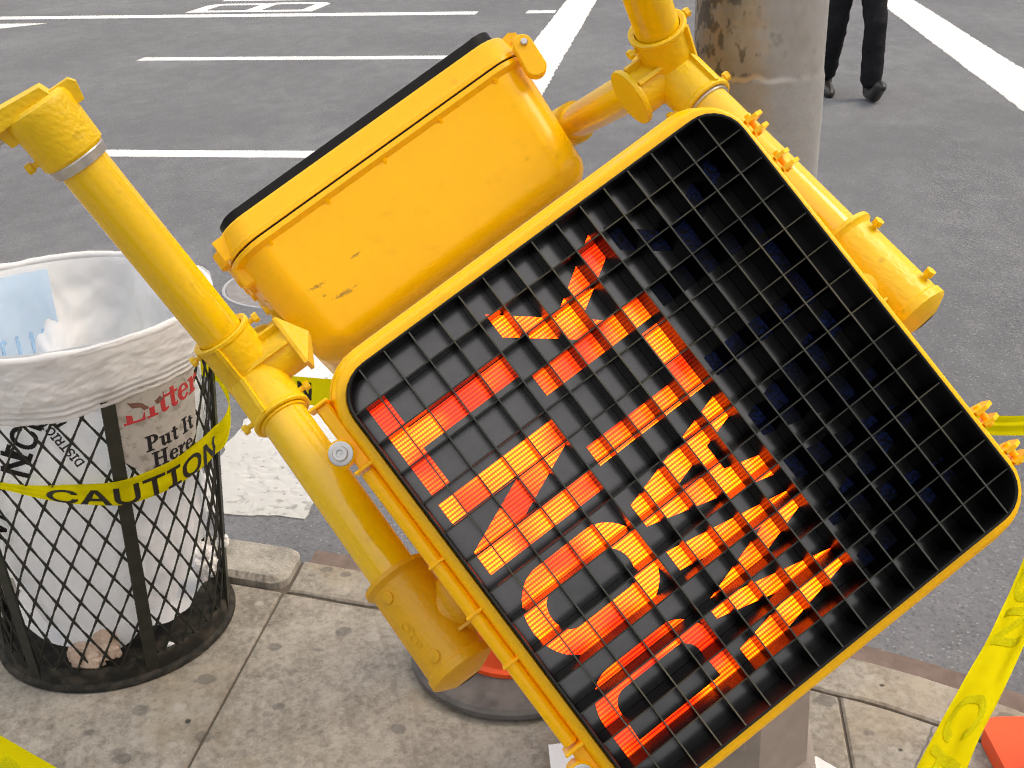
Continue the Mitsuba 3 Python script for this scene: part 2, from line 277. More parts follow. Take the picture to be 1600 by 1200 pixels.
marking('lane_line', quad(-14, -2.24, 13.15, 13.42)); marking('lane_line', quad(-1.68, -1.36, 13.2, 13.45))
marking('lane_line', quad(-4.80, -1.9, 10.04, 10.22), 0.015); marking('lane_line', quad(-3.62, -1.9, 6.43, 6.60), 0.012)
marking('arrow', Polygon([(-10.5, 12.20), (-8.3, 12.20), (-8.3, 12.05), (-7.55, 12.22), (-7.1, 12.75), (-8.6, 12.72), (-8.6, 12.42), (-10.5, 12.42)]))
def bus_letters():
    w, h, s = 0.95, 1.55, 0.17
    def ring(x0, y0, x1, y1, r): return rrpoly(x0, y0, x1, y1, r).difference(rrpoly(x0 + s, y0 + s, x1 - s, y1 - s, max(r - s, .02)))
    def rrpoly(x0, y0, x1, y1, r): return sbox(x0 + r, y0 + r, x1 - r, y1 - r).buffer(r)
    B = unary_union([ring(0, 0, w, h * .55, .22), ring(0, h * .45, w * .93, h, .22), sbox(0, 0, s, h)])
    U = unary_union([sbox(0, .3, s, h), sbox(w - s, .3, w, h), ring(0, 0, w, .8, .3).intersection(sbox(0, 0, w, .4))])
    S = unary_union([ring(0, 0, w, h * .55, .25).difference(sbox(-.1, .35, s + .05, h * .45)), ring(0, h * .45, w, h, .25).difference(sbox(w - s - .05, h * .55, w + .1, h - .35))])
    for i, g in enumerate((B, U, S)):
        g = affinity.affine_transform(g, [0, -1, 1, 0, -4.25, 13.62 + i * 1.2])       # reading away from the viewer, tops to the left
        yield g
for g in bus_letters():
    parts = [p for p in getattr(g, 'geoms', [g])]
    add('road__letter', [extrude(p, 0.004, ZR) for p in parts], 'm_paint', smooth=False)

tag('sidewalk', 'grimy grey concrete pavement of large jointed slabs', 'sidewalk', kind='structure')
add('sidewalk', extrude(walk.buffer(-0.02), 0.4, -0.4075), 'm_dirt', smooth=False)
inner = Polygon([*map(tuple, kl + 0), (-9, -6)]).buffer(-0.145)
xcut = [-9, -4.30, -3.14, -1.98, -0.822, 0.341, 1.50, 2.4]; ycut = [-6, -1.2, -0.35, 0.50, 2.9]
def chamfer_slab(poly, z0, z1, c=0.004):
    """a slab with a small bevelled top edge"""
    p = poly.simplify(0.001); q = p.buffer(-c, join_style=2)
    if q.is_empty or q.geom_type != 'Polygon': return extrude(p, z1 - z0, z0)
    lo = np.array(p.exterior.segmentize(0.12).coords)[:-1]
    if Polygon(lo).exterior.is_ccw is False: lo = lo[::-1]
    from shapely.geometry import Point
    hi = np.array([np.array(q.exterior.interpolate(q.exterior.project(Point(*a))).coords[0]) for a in lo])
    lo2 = np.c_[lo, np.full(len(lo), z1 - c)]; hi2 = np.c_[hi, np.full(len(hi), z1)]; bt = np.c_[lo, np.full(len(lo), z0)]
    side = loft([bt, lo2, hi2]); top = extrude(Polygon(hi), 0.002, z1 - 0.002)
    return trimesh.util.concatenate([side, top])
rng = random.Random(4)
for i in range(len(xcut) - 1):
    for j in range(len(ycut) - 1):
        skew = 0.0
        c = inner.intersection(sbox(xcut[i] + 0.0024, ycut[j] + 0.0024, xcut[i + 1] - 0.0024, ycut[j + 1] - 0.0024))
        for g in getattr(c, 'geoms', [c]):
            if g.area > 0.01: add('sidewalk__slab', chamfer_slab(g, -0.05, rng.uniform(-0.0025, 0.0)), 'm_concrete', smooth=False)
tag('kerb', 'curving concrete kerb along the pavement edge', 'kerb', kind='structure')
band = walk.difference(walk.buffer(-0.138))
cuts = [-9, -4.6, -2.75, -0.815, 0.9, 2.6]
for i in range(len(cuts) - 1):
    a, b = cuts[i] + 0.004, cuts[i + 1] - 0.004
    k = band.intersection(sbox(a, -0.2, b, 3.0)) if i < 4 else band.intersection(sbox(a, -6, b, 1.9))
    raised = i == 2
    if raised: k = k.buffer(-0.035).buffer(0.035)
    for g in getattr(k, 'geoms', [k]):
        if g.area > 0.02:
            if i >= 3: g = rough_edges(g, 0.03, 0.012, i).intersection(walk.buffer(-0.022))
            for gg in getattr(g, 'geoms', [g]):
                key = add('kerb__stone', chamfer_slab(gg, -0.3, 0.022 if i <= 2 else 0.001, 0.012 if i <= 2 else 0.004), 'm_kerb' if i <= 2 else 'm_concrete', smooth=False)
                if raised: tag(key, 'raised grey kerb stone with a rounded end beside the litter basket')
ramp = walk.buffer(0.035).difference(walk.buffer(-0.02)).intersection(sbox(-0.80, -0.5, 2.6, 3))
add('kerb__edging', [extrude(g, 0.3, -0.306) for g in getattr(ramp, 'geoms', [ramp]) if g.area > .001], 'm_brown', smooth=False); tag('kerb__edging', 'reddish brown edging strip between concrete and asphalt')
lip = walk.buffer(0.02).difference(walk.buffer(-0.01)).intersection(sbox(-9, -0.5, -0.82, 3))
add('kerb__edging', [extrude(g, 0.25, -0.29) for g in getattr(lip, 'geoms', [lip]) if g.area > .001], 'm_brown', smooth=False)

# manhole cover in the road
mc = V(-1.52, 4.26, ZR)
tag('manhole_cover', 'round iron manhole cover with small holes set in the asphalt', 'manhole cover')
add('manhole_cover__cover', lathe([(0, 0), (0.006, 0), (0.006, 0.255), (0.004, 0.262), (0.0, 0.262)], mc, (0, 0, 1), 64), 'm_iron')
add('manhole_cover__ring', lathe([(0, 0.264), (0.007, 0.266), (0.008, 0.274), (0.007, 0.278), (0, 0.281)], mc, (0, 0, 1), 64), 'm_iron_ring')
for k in range(8):
    a = k * math.pi / 4 + 0.35
    add('manhole_cover__hole', lathe([(0.0062, 0), (0.0066, 0.0), (0.0066, 0.021), (0.006, 0.021)], mc + V(0.17 * math.cos(a), 0.17 * math.sin(a), 0), (0, 0, 1), 16), 'm_ink', smooth=False)

# ---------------------------------------------------------------- pedestrian signals
C0, U0, R0, N0 = V(0.0178, 0.8884, 0.9926), unit(V(-0.7554, -0.4432, -0.4827)), V(-0.6317, 0.2968, 0.7161), None
R0 = unit(R0 - U0 * (R0 @ U0)); N0 = np.cross(R0, U0)
def S(u, r, n): return C0 + U0 * u + R0 * r + N0 * n
PU, PR = 0.0265, 0.03135; HY, HX = 8 * PU, 7 * PR
def half_extent(c, h_this, h_other, rad):
    d = abs(c) - (h_this - rad)
    return h_other if d <= 0 else h_other - rad + math.sqrt(max(rad * rad - d * d, 0))
def X_(mesh, M): mesh = mesh.copy(); mesh.apply_transform(M); return mesh

# ---- letter outlines in cell units (m from the right end, k from the top)
def bar(*pts, w=0.66, cap=2): return LineString(pts).buffer(w / 2, cap_style=2, join_style=2)
def mk(m0, m1, k0, k1): return sbox(m0, k0, m1, k1)
def ell(cx, cy, rx, ry): return affinity.scale(sbox(-1, -1, 1, 1).centroid.buffer(1, 32), rx, ry).buffer(0) if False else affinity.translate(affinity.scale(__import__('shapely').Point(0, 0).buffer(1, 32), rx, ry), cx, cy)
def rr(m0, m1, k0, k1, r): return mk(m0 + r, m1 - r, k0 + r, k1 - r).buffer(r)
glyph = {
 'letter_t': unary_union([mk(0.85, 3.95, 0.42, 1.15), mk(2.02, 2.72, 0.42, 5.1)]),
 'letter_n': unary_union([mk(4.28, 4.94, 0.4, 5.15), mk(6.06, 6.74, 0.4, 5.15), Polygon([(6.74, 0.4), (5.95, 0.4), (4.28, 5.15), (5.05, 5.15)])]),
 'letter_o': rr(7.35, 10.15, 0.38, 5.2, 1.38).difference(rr(8.12, 9.40, 1.15, 4.42, 0.62)),
 'letter_d': unary_union([Polygon([(13.40, 0.4), (13.40, 5.15)] + [(12.05 - 1.25 * math.sin(a), 5.15 - 1.2 + 1.2 * math.cos(a)) for a in np.linspace(0, math.pi / 2, 10)] + [(12.05 - 1.25 * math.sin(a), 1.6 + 1.2 * math.cos(a)) for a in np.linspace(math.pi / 2, math.pi, 10)])]).difference(unary_union([Polygon([(12.90, 1.05), (12.90, 4.5)] + [(12.0 - 0.5 * math.sin(a), 4.45 - .6 + .6 * math.cos(a)) for a in np.linspace(0, math.pi / 2, 8)] + [(12.0 - 0.5 * math.sin(a), 1.7 + .6 * math.cos(a)) for a in np.linspace(math.pi / 2, math.pi, 8)])])),
 'letter_k': unary_union([mk(3.0, 3.66, 5.55, 10.15), Polygon([(0.72, 5.55), (1.55, 5.55), (3.2, 8.0), (3.2, 9.1)]), Polygon([(0.6, 10.15), (1.45, 10.15), (2.75, 7.6), (2.2, 7.1)])]),
 'letter_l': unary_union([mk(5.52, 6.18, 5.55, 10.15), mk(3.9, 6.18, 9.42, 10.15)]),
 'letter_a': unary_union([Polygon([(7.6, 5.55), (8.35, 5.55), (9.42, 10.15), (8.72, 10.15)]), Polygon([(7.6, 5.55), (8.35, 5.55), (7.28, 10.15), (6.55, 10.15)]), mk(6.95, 9.0, 8.2, 8.85)]),
 'letter_w': unary_union([Polygon([(13.3, 5.55), (12.66, 5.55), (12.05, 10.15), (12.6, 10.15)]), Polygon([(11.1, 5.55), (11.6, 5.55), (12.6, 10.15), (12.05, 10.15)]), Polygon([(11.6, 5.55), (11.1, 5.55), (10.0, 10.15), (10.55, 10.15)]), Polygon([(9.25, 5.55), (9.9, 5.55), (10.55, 10.15), (10.0, 10.15)])]),
}
def to_face(g, dk=0.0): return affinity.scale(affinity.affine_transform(g, [-PR, 0, 0, -PU, 7 * PR, (8 - dk) * PU]), .99, .99, origin=(.075, .186))
def glow(p, n, uv):
    q = p - mi.Point3f(*C0.tolist()); a = dr.dot(q, mi.Vector3f(*R0.tolist())); b = dr.dot(q, mi.Vector3f(*U0.tolist()))
    ci, cj = dr.floor((a + HX) / PR), dr.floor((b + HY) / PU)
    t = 0.30 * cr(ci + 50, cj + 50, 3) + 0.85 * nz(a * 8 + 5.3, b * 8 + 1.7) - 0.04 + 0.45 * (nz(a * 55, b * 38) - 0.5)
    sa, sb = dr.sin(a * (2 * math.pi / 0.0036)), dr.sin(b * (2 * math.pi / 0.0024))
    dots = (0.5 + 0.5 * sa) * (0.70 + 0.30 * sb)
    h = ss(0.16, 0.72, t)
    return mx(mx((0.14, 0.0012, 0.0005), (1.0, 0.024, 0.001), h), mx((0.9, 0.030, 0.001), (3.2, 0.33, 0.003), h), dots)
scene_glow = mikit.proc(glow)

def signal(key, X, Y, Z, O, lit):
    M = mat(X, Y, Z, O); A = lambda part, mesh, m, **k: add(f'{key}__{part}', X_(mesh if not isinstance(mesh, list) else trimesh.util.concatenate(mesh), M), m, **k)
    zr = -0.014
    ii = (HX + 0.0018, HY + 0.0018, 0.034)
    L = [loop(*ii, -0.050), loop(*ii, zr - 0.002), loop(ii[0] + .0015, ii[1] + .0015, .0355, zr), loop(HX + .0085, HY + .0080, .041, zr), loop(HX + .0112, HY + .0105, .043, zr - .0012),
         loop(HX + .0132, HY + .0122, .045, zr - .0045), loop(HX + .0200, HY + .0155, .048, -.0425), loop(HX + .0222, HY + .0178, .050, -.0445), loop(HX + .0225, HY + .0180, .050, -.0505)]
    A('door_frame', loft(L[::-1], ring=True), 'm_signal_yellow', smooth=40)
    fx, fy = HX + .0228, HY + .0183
    H = [loop(HX - .0003, HY - .0003, .033, -.0665), loop(HX - .0003, HY - .0003, .033, -.0535), loop(fx, fy, .052, -.0535), loop(fx + .0005, fy + .0005, .052, -.0600), loop(fx - .003, fy - .003, .05, -.0625), loop(fx - .007, fy - .007, .048, -.0650), loop(fx - .008, fy - .008, .048, -.075)]
    zb, rb = -.224, .030
    for s in np.linspace(0.12, 1, 6): H.append(loop(fx - .008 - .013 * s, fy - .008 - .009 * s, .046, -.075 + (zb + rb + .075) * s))
    for a in np.radians(np.linspace(12, 90, 8)): H.append(loop(fx - .021 - rb * (1 - math.cos(a)), fy - .017 - rb * (1 - math.cos(a)), .046, zb + rb - rb * math.sin(a)))
    A('housing', loft([h[::-1] for h in H], cap0=True, cap1=True), 'm_signal_yellow' if lit else 'm_signal_yellow_scuffed', smooth=30)
    for s in (1, -1):                                          # small gusset ribs under the flange
        for q in (-0.172, -0.086, 0.0, 0.086, 0.172):
            for ax in (0, 1):
                e = (fx if ax == 0 else fy) - .012
                P = [(0.001, -.0615), (0.010, -.0615), (-.001, -.078)]
                w = .0022
                pts = [((s * (e + d) if ax == 0 else q + t), (q + t if ax == 0 else s * (e + d)), z) for d, z in P for t in (-w, w)]
                A('housing__rib', hull(pts), 'm_signal_yellow', smooth=False)
    A('gasket', loft([loop(fx - .0035, fy - .0035, .05, -.0500), loop(fx - .0035, fy - .0035, .05, -.0540), loop(fx - .012, fy - .012, .045, -.0540), loop(fx - .012, fy - .012, .045, -.0500)], ring=True), 'm_black', smooth=False)
    # egg-crate visor
    V0 = [loop(HX + .0012, HY + .0012, .0335, z) for z in (-.0410, -.033, -.022, -.010, -.001)] + [loop(HX + .0002, HY + .0002, .033, 0.0), loop(HX - .0012, HY - .0012, .0318, -.0006)] + [loop(HX - .0014, HY - .0014, .0316, -.0410)]
    vm = loft(V0, ring=True)
    if not lit: vm.vertices[:, 2] += np.where(vm.vertices[:, 2] > -.02, (vfbm(vm.vertices * 24, 3, 5) - 0.35) * 0.008, 0)
    A('visor__rim', vm, 'm_black', smooth=40)
    for i in range(1, 16):
        y = (i - 8) * PU; h = half_extent(y, HY, HX, .033) - .0015
        A('visor__slat', block((2 * h, .0013, .0395), trimesh.transformations.translation_matrix((0, y, -.02025))), 'm_slat', smooth=False)
    for i in range(1, 14):
        x = (i - 7) * PR; h = half_extent(x, HX, HY, .033) - .0015
        A('visor__slat', block((.0013, 2 * h, .0383), trimesh.transformations.translation_matrix((x, 0, -.02085))), 'm_slat', smooth=False)
    A('message_panel', extrude(Polygon(rrect(HX - .0005, HY - .0005, .033)), .006, -.0475), 'm_panel', smooth=False)
    if lit:
        for g, p in glyph.items():
            m = extrude(to_face(p), .0012, -.0418); m.update_faces(m.face_normals[:, 2] > .9); m.remove_unreferenced_vertices()   # the lit lens face
            lo, hi = m.vertices[:, :2].min(0), m.vertices[:, :2].max(0); uv = (m.vertices[:, :2] - lo) / (hi - lo)
            scene[f'{key}__message_panel__{g}'] = mikit.ply(X_(m, M), 'm_lens', smooth=False, uv=uv, emitter={'type': 'area', 'radiance': scene_glow})
        for g in ('letter_w', 'letter_a', 'letter_l', 'letter_k'):
            k = add(f'{key}__message_panel__{g}', X_(extrude(to_face(glyph[g], 5.1), .0008, -.0418), M), 'm_blue_lens', smooth=False)
            tag(k, 'unlit dark blue letter of the lowest line')
    # latches with bolts on the top edge, hinge lugs on the bottom edge
    for sx in (1, -1):
        x = sx * 0.183; y0 = HY + (.0155 if lit else .004)
        tab = [block((.066, .013, .022), trimesh.transformations.translation_matrix((x, y0 + .003, -.036)), .002), block((.003, .020, .030), trimesh.transformations.translation_matrix((x + .0335, y0 + .005, -.033)), .0008),
               block((.003, .020, .030), trimesh.transformations.translation_matrix((x - .0335, y0 + .005, -.033)), .0008), cyl((x - sx * .012, y0 + .014, -.042), (x - sx * .012, y0 + .014, -.020), .0125, ch=.001, seg=24)]
        A('latch', tab, 'm_signal_yellow', smooth=30)
        A('housing__latch_lug', block((.050, .020, .034), trimesh.transformations.translation_matrix((x, fy - (.004 if lit else .009), -.0705)), .003), 'm_signal_yellow', smooth=False)
        bx, by = x - sx * .012, y0 + .014
        A('bolt__washer', lathe([(0, 0), (0, .0105), (.0016, .0108), (.0022, .0095), (.0022, 0)], (bx, by, -.0195), (0, 0, 1), 28), 'm_dull_steel')
        A('bolt', lathe([(.0022, 0), (.0022, .0068), (.0078, .0066), (.0084, .0060), (.0084, .0034), (.0050, .0030), (.0050, .0012), (.0072, .0010), (.0072, 0)], (bx, by, -.0195), (0, 0, 1), 24), 'm_dull_steel')
        for dx, ln in ((.194, .019), (.182, .017), (.152, .017), (.140, .019)):
            xx = sx * (dx - .002); y1 = -HY - .012
            pts = [(xx + t, y1 - d, z) for d, z in ((0, -.014), (0, -.050), (ln * .55, -.012), (ln, -.018), (ln, -.034), (ln * .4, -.050)) for t in (-.0019, .0019)]
            A('hinge_lug', hull(pts), 'm_signal_yellow', smooth=False)
        A('hinge_pin', [cyl((sx * .176, -HY - .021, -.026), (sx * .198, -HY - .021, -.026), .0032, seg=16), cyl((sx * .134, -HY - .021, -.026), (sx * .156, -HY - .021, -.026), .0032, seg=16)], 'm_signal_yellow', smooth=30)
        # rounded hinge ear on the door corner with a steel pin
        if lit or sx > 0: continue
        ear = [cyl((sx * (HX + .012), y_, z_), (sx * (HX + .0265), y_, z_), r_, ch=.002, seg=28).vertices for y_, z_, r_ in ((-HY - .014, -.050, .013), (-HY - .010, -.082, .014))]
        A('hinge_ear', hull(np.vstack(ear)), 'm_signal_yellow', smooth=30)
        A('hinge_ear__pin', [cyl((sx * (HX + .0262), -HY - .016, -.050), (sx * (HX + .0315), -HY - .016, -.050), .0045, ch=.001, seg=16)], 'm_dull_steel', smooth=30)
    A('rail', [cyl((-.146, HY + .0205, -.031), (.146, HY + .0205, -.031), .0068, ch=.001, seg=20), block((.292, .008, .010), trimesh.transformations.translation_matrix((0, HY + .0165, -.036)), .001)], 'm_signal_yellow', smooth=30)
    for x in (0.046, -0.008, -0.060):
        A('rail__rib', block((.0024, .0185, .021), trimesh.transformations.translation_matrix((x, HY + .0195, -.033)), .0006), 'm_signal_yellow', smooth=False)

signal('pedestrian_signal', R0, U0, N0, S(0, 0, 0), True)
tag('pedestrian_signal', 'tilted yellow pedestrian signal facing the viewer with a lit orange DONT WALK message', 'pedestrian signal')
tag('pedestrian_signal__message_panel', 'black message panel glowing orange DONT WALK')
O2 = S(0.006, 0.533, -0.648)
signal('pedestrian_signal_001', -N0, U0, R0, O2, False)
tag('pedestrian_signal_001', 'yellow pedestrian signal seen from its scuffed side with the black visor turned away', 'pedestrian signal')

# ---------------------------------------------------------------- mounting arms
def ring_prof(r, t0, t1, b=.0035): return [(t0, r - .001), (t0 + .0005, r + b * .7), ((t0 + t1) / 2, r + b), (t1 - .0005, r + b * .7), (t1, r - .001)]
def arm(key, su, d_arm, L_arm, clamp):
    tee = S(su * .275, .31, -.21); hub = S(su * .275, 0.0, -.115); side = S(su * .270, .415, -.640)
    da = unit(R0 * d_arm[0] + N0 * d_arm[1] + U0 * d_arm[2]); dp = unit(hub - tee); ds = unit(side - tee); dc = -U0 * su
    r = .0238
    A = lambda part, mesh, m, **k: add(f'{key}__{part}', mesh, m, **k)
    A('upper_tube', cyl(tee + da * .02, tee + da * L_arm, r, seg=64), 'm_arm_yellow')
    A('lower_tube', cyl(tee + dp * .02, hub - dp * .045, r, seg=64), 'm_arm_yellow')
    A('side_tube', cyl(tee + ds * .02, side, r, seg=48), 'm_arm_yellow')
    sock = lambda d, l, rr_: lathe([(-.012, 0), (-.012, rr_ * .8), (.0, rr_), (l - .006, rr_), (l - .003, rr_ + .0022), (l, rr_ + .0022), (l + .0012, rr_), (l - .0005, r + .0012), (l - .008, r + .0006)], tee, d, 56)
    body = [sock(da, .055, .0292), sock(dp, .060, .0292), sock(ds, .055, .0292), trimesh.creation.icosphere(3, .0305)]
    body[3].apply_translation(tee)
    body.append(lathe([(0, 0), (0, .0265), (.050, .0265), (.050, 0)], tee, dc, 48))
    for d, l in ((da, .053), (dp, .058), (dc, .049)):       # raised webs along the casting, facing outwards
        for w0 in ((N0, unit(R0 + N0)) if d is dc else (unit(N0 + (U0 * .3 if su > 0 else -U0 * .5)),)):
            w = unit(w0 - d * (w0 @ d)); k = np.cross(d, w)
            body.append(hull([tee + d * t_ + w * h_ + k * s_ * .0022 for t_ in (0.0, l) for h_ in (.02, .0335) for s_ in (-1, 1)]))
    A('tee', body, 'm_cast_yellow', smooth=30)
    for d in (da, dp):
        for sgn in (1, -1):
            w = unit(np.cross(d, N0)) * sgn
            b0 = tee + d * .047 + w * .029
            A('tee__bolt', [cyl(b0, b0 + w * .007, .0028, seg=12), lathe([(.006, 0), (.006, .0052), (.0115, .0052), (.0115, 0)], b0, w, 6)], 'm_cast_yellow', smooth=False)
    if su > 0:       # pyramid cap
        B = frame(dc, R0); q = tee + dc * .050
        pts = [q + B @ V(.028 * a, .028 * b, .0) for a in (-1, 1) for b in (-1, 1)] + [q + B @ V(.028 * a, .028 * b, .004) for a in (-1, 1) for b in (-1, 1)] + [q + B @ V(.010 * s, 0, .022) for s in (-1, 1)]
        A('tee__cap', hull(pts), 'm_cast_yellow', smooth=False)
    else:            # flat round cover
        A('tee__cap', lathe([(.050, 0), (.050, .0315), (.0525, .0325), (.056, .0320), (.057, .030), (.057, 0)], tee, dc, 40), 'm_cast_yellow')
    # thin steel locknut ring in the socket mouths
    A('tee__ring', lathe([(.0600, r + .0002), (.0605, r + .0026), (.0635, r + .0026), (.064, r + .0002)], tee, dp, 48), 'm_dull_steel' if su < 0 else 'm_arm_yellow')
    # end hub on the signal axis
    t = [(-.058, 0), (-.058, r + .001), (-.060, .0315), (-.0595, .0345), (-.055, .0350), (-.053, .0325), (-.050, .0305), (.040, .0305), (.042, .0322), (.050, .0322), (.0515, .030), (.058, .016), (.058, 0)]
    A('end_hub', lathe(t, hub, dp, 64), 'm_hub_yellow' if su > 0 else 'm_cast_yellow', smooth=26)
    stub = hub - U0 * su * .058
    A('end_hub__neck', [lathe([(0, .026), (.022, .026), (.028, .031), (.062, .031)], hub, -U0 * su, 40), *[hull([hub + dp * a_ - U0 * su * b_ + N0 * c_ for a_, b_, c_ in ((o - .0015, .02, .026), (o + .0015, .02, .026), (o - .0015, .05, .030), (o + .0015, .05, .030), (o - .0015, .03, .0), (o + .0015, .03, .0), (o - .0015, .05, .0), (o + .0015, .05, .0))]) for o in (-.016, .016)]], 'm_hub_yellow' if su > 0 else 'm_cast_yellow', smooth=26)
    vis = unit(-(C0 - V(0, 0, 1.45)))
    for o, ang in ((-.040, 0.5), (.030, 0.35)):
        w = unit(N0 * math.cos(ang) + U0 * su * math.sin(ang) * (1 if su > 0 else -1)); w = unit(w - dp * (w @ dp))
        if su > 0: A('end_hub__bolt', [lathe([(0.029, 0), (.0298, .0062), (.0318, .0060), (.0325, .0050), (.0325, 0)], hub + dp * o, w, 24)], 'm_hub_yellow')
        else:
            w = unit(N0 * .9 - U0 * .8); w = unit(w - dp * (w @ dp))
            A('end_hub__bolt', [cyl(hub + dp * o + w * .029, hub + dp * o + w * .036, .0028, seg=12), lathe([(.035, 0), (.035, .0054), (.041, .0054), (.041, 0)], hub + dp * o, w, 6)], 'm_cast_yellow', smooth=False)
    # hub and lock ring on the other signal
    A('side_hub', [lathe([(-.035, 0), (-.035, .030), (.03, .0305), (.034, .026), (.034, 0)], side, ds, 40), lathe([(0, .024), (.030, .024), (.034, .036), (.042, .036), (.042, .02)], side, -U0 * su, 40)], 'm_cast_yellow', smooth=26)
    if clamp:
        e = tee + da * L_arm; B = frame(da, U0)                    # B[:,1] ~ U
        A('pole_clamp__ring', lathe([(-.0005, r), (0, r + .0035), (.0085, r + .0050), (.0105, r + .004), (.0105, r)], e - da * .010, da, 56), 'm_dull_steel')
        A('pole_clamp', [lathe([(0, r), (0, .0285), (.003, .0310), (.030, .0318), (.048, .0335), (.054, .0320), (.057, .028), (.057, 0)], e, da, 56),
                         hull([e + da * z + U0 * a + unit(np.cross(da, U0)) * b for z, a, b in ((.036, .0385, .008), (.036, -.0385, .008), (.036, .0385, -.008), (.036, -.0385, -.008), (.052, .0425, .009), (.052, -.0425, .009), (.052, .0425, -.009), (.052, -.0425, -.009), (.058, .038, .008), (.058, -.038, .008), (.058, .038, -.008), (.058, -.038, -.008))])], 'm_cast_yellow', smooth=26)
        cr_ = unit(np.cross(da, U0)); prof = [hull([e + da * z + U0 * u_ + cr_ * c_ for z, u_ in ((.056, -.018), (.066, -.014), (.052, .058), (.056, .066), (.068, .060), (.071, .050)) for c_ in (-.026, .020)])]
        A('pole_clamp__saddle', prof, 'm_cast_yellow', smooth=False)
        w = unit(U0 * .9 + cr_ * -.15)
        A('pole_clamp__bolt', [cyl(e + da * .012 + w * .03, e + da * .012 + w * .039, .003, seg=12), lathe([(.037, 0), (.037, .0055), (.043, .0055), (.043, 0)], e + da * .012, w, 6)], 'm_cast_yellow', smooth=False)
        A('pole_clamp__bolt', [cyl(e + da * .046 + U0 * .030, e + da * .047 + U0 * .066, .0036, seg=12)], 'm_dull_steel', smooth=30)
    return tee, da
arm('mounting_arm', 1, (.854, .52, 0.0), .272, True)
tag('mounting_arm', 'lemon yellow bracket pipe with a broken-off pole clamp above the litter basket', 'mounting arm')
teeR, daR = arm('mounting_arm_001', -1, (.64, .77, .012), .62, True)
tag('mounting_arm_001', 'yellow bracket pipe rising past the steel pole behind the lit signal', 'mounting arm')
# raised casting marks on the end hub
hubL = S(.275, 0, -.115); dpL = unit(hubL - S(.275, .31, -.21))
w_ = unit(N0 * .85 + U0 * .35); w_ = unit(w_ - dpL * (w_ @ dpL)); tdir = np.cross(dpL, w_)
pc = (lambda s, r_, k=[0]: None)
ds_ = []
for (a, b, r_) in ((-.008, .006, .0045), (-.0015, .0045, .0035), (.006, .006, .004), (.012, .005, .003)):
    ang = b / .0305; nrm = unit(w_ * math.cos(ang) + tdir * math.sin(ang))
    tor = trimesh.creation.torus(r_, .0007, 16, 6); B = frame(nrm, dpL); tor.vertices = tor.vertices @ B.T + hubL + dpL * a + nrm * .0306
    ds_.append(tor)
add('mounting_arm__end_hub__casting_mark', ds_, 'm_hub_yellow')
# cable that still holds the bracket to the pole, above the frame
cab = spline([teeR + daR * .66, teeR + daR * .74 + V(0, .02, .05), V(-0.14, 0.92, 2.05), V(-.02, 1.25, 2.42), V(0.10, 1.52, 2.55)], 60)
add('hanging_cable', sweep(cab, .008, 10), 'm_ink'); tag('hanging_cable', 'black signal cable slung from the steel pole to the bracket pipe', 'cable')

# ---------------------------------------------------------------- steel pole
px_, py_ = 0.108, 1.62
tag('steel_pole', 'thick weathered grey brown steel pole standing behind the lit signal', 'pole')
rz = lambda z: 0.092 - 0.004 * z
add('steel_pole__shaft', lathe([(0.55, rz(.55) + .006)] + [(z, rz(z) + .0016) for z in np.linspace(.56, 1.178, 8)] + [(1.183, rz(1.183))] + [(z, rz(z) - .0006) for z in np.linspace(1.19, 6.0, 40)] + [(6.0, 0)], (px_, py_, 0), (0, 0, 1), 96), 'm_pole')
oct_ = lambda h, z: np.array([[px_ + h * 1.0824 * math.cos(a), py_ + h * 1.0824 * math.sin(a), z] for a in np.radians(np.arange(8) * 45 + 22.5)])
add('steel_pole__base', loft([oct_(h, z) for h, z in ((.165, 0), (.165, .03), (.147, .05), (.138, .30), (.132, .50), (.118, .545), (.092, .56))], cap0=True, cap1=True), 'm_pole_base', smooth=False)
add('steel_pole__access_door', block((.075, .012, .17), trimesh.transformations.translation_matrix((px_, py_ - .142, .22)), .003), 'm_pole_base', smooth=False)

# ---------------------------------------------------------------- litter basket with its bag
bc = V(-1.137, 1.89, 0.0); RB, KR = .222, .05 / .7
def cone(th, z, off=0.0):
    r = RB + KR * z + off; return np.stack([bc[0] + r * np.cos(th), bc[1] + r * np.sin(th), np.broadcast_to(z, np.shape(th))], -1)
tag('litter_basket', 'black wire mesh litter basket holding a white bag on the pavement', 'litter basket')
strands = []; NH = 34
for sgn in (1, -1):
    for k in range(NH):
        zz = np.linspace(.035, .70, 81); ph = k * 2 * np.pi / NH + sgn * (zz - .035) * (2 * np.pi / NH / .086)
        wig = 0.0028 * np.sin((zz - .035) / .066 * 2 * np.pi * 1.0)
        strands.append(sweep(cone(ph, zz, 0.0012 * sgn), 0.0017 + .0012 * np.abs(np.cos((zz - .035) / .086 * np.pi * 2)), 5))
add('litter_basket__mesh', strands, 'm_basket', smooth=True); tag('litter_basket__mesh', kind='stuff')
for th0 in np.radians([-48.5, 12.5, 71, 132, 192, 253]):
    zz = np.linspace(.0, .71, 12); a = []
    for o in (.0035, .0085):
        for wdt in (-.012, .012): a.append(cone(th0 + wdt / (RB + KR * zz), zz, o))
    add('litter_basket__bar', loft([np.stack([a[0][i], a[1][i], a[3][i], a[2][i]]) for i in range(12)], True, True), 'm_basket', smooth=False)
add('litter_basket__rim', lathe([(.700, .2725), (.708, .2765), (.716, .2735), (.714, .268), (.704, .2675), (.700, .2725)], bc, (0, 0, 1), 72), 'm_basket')
add('litter_basket__base', lathe([(0, 0), (0, .238), (.004, .242), (.010, .240), (.014, .232), (.045, .2285), (.046, .222), (.016, .218), (.014, 0)], bc, (0, 0, 1), 72), 'm_basket_floor', smooth=26)
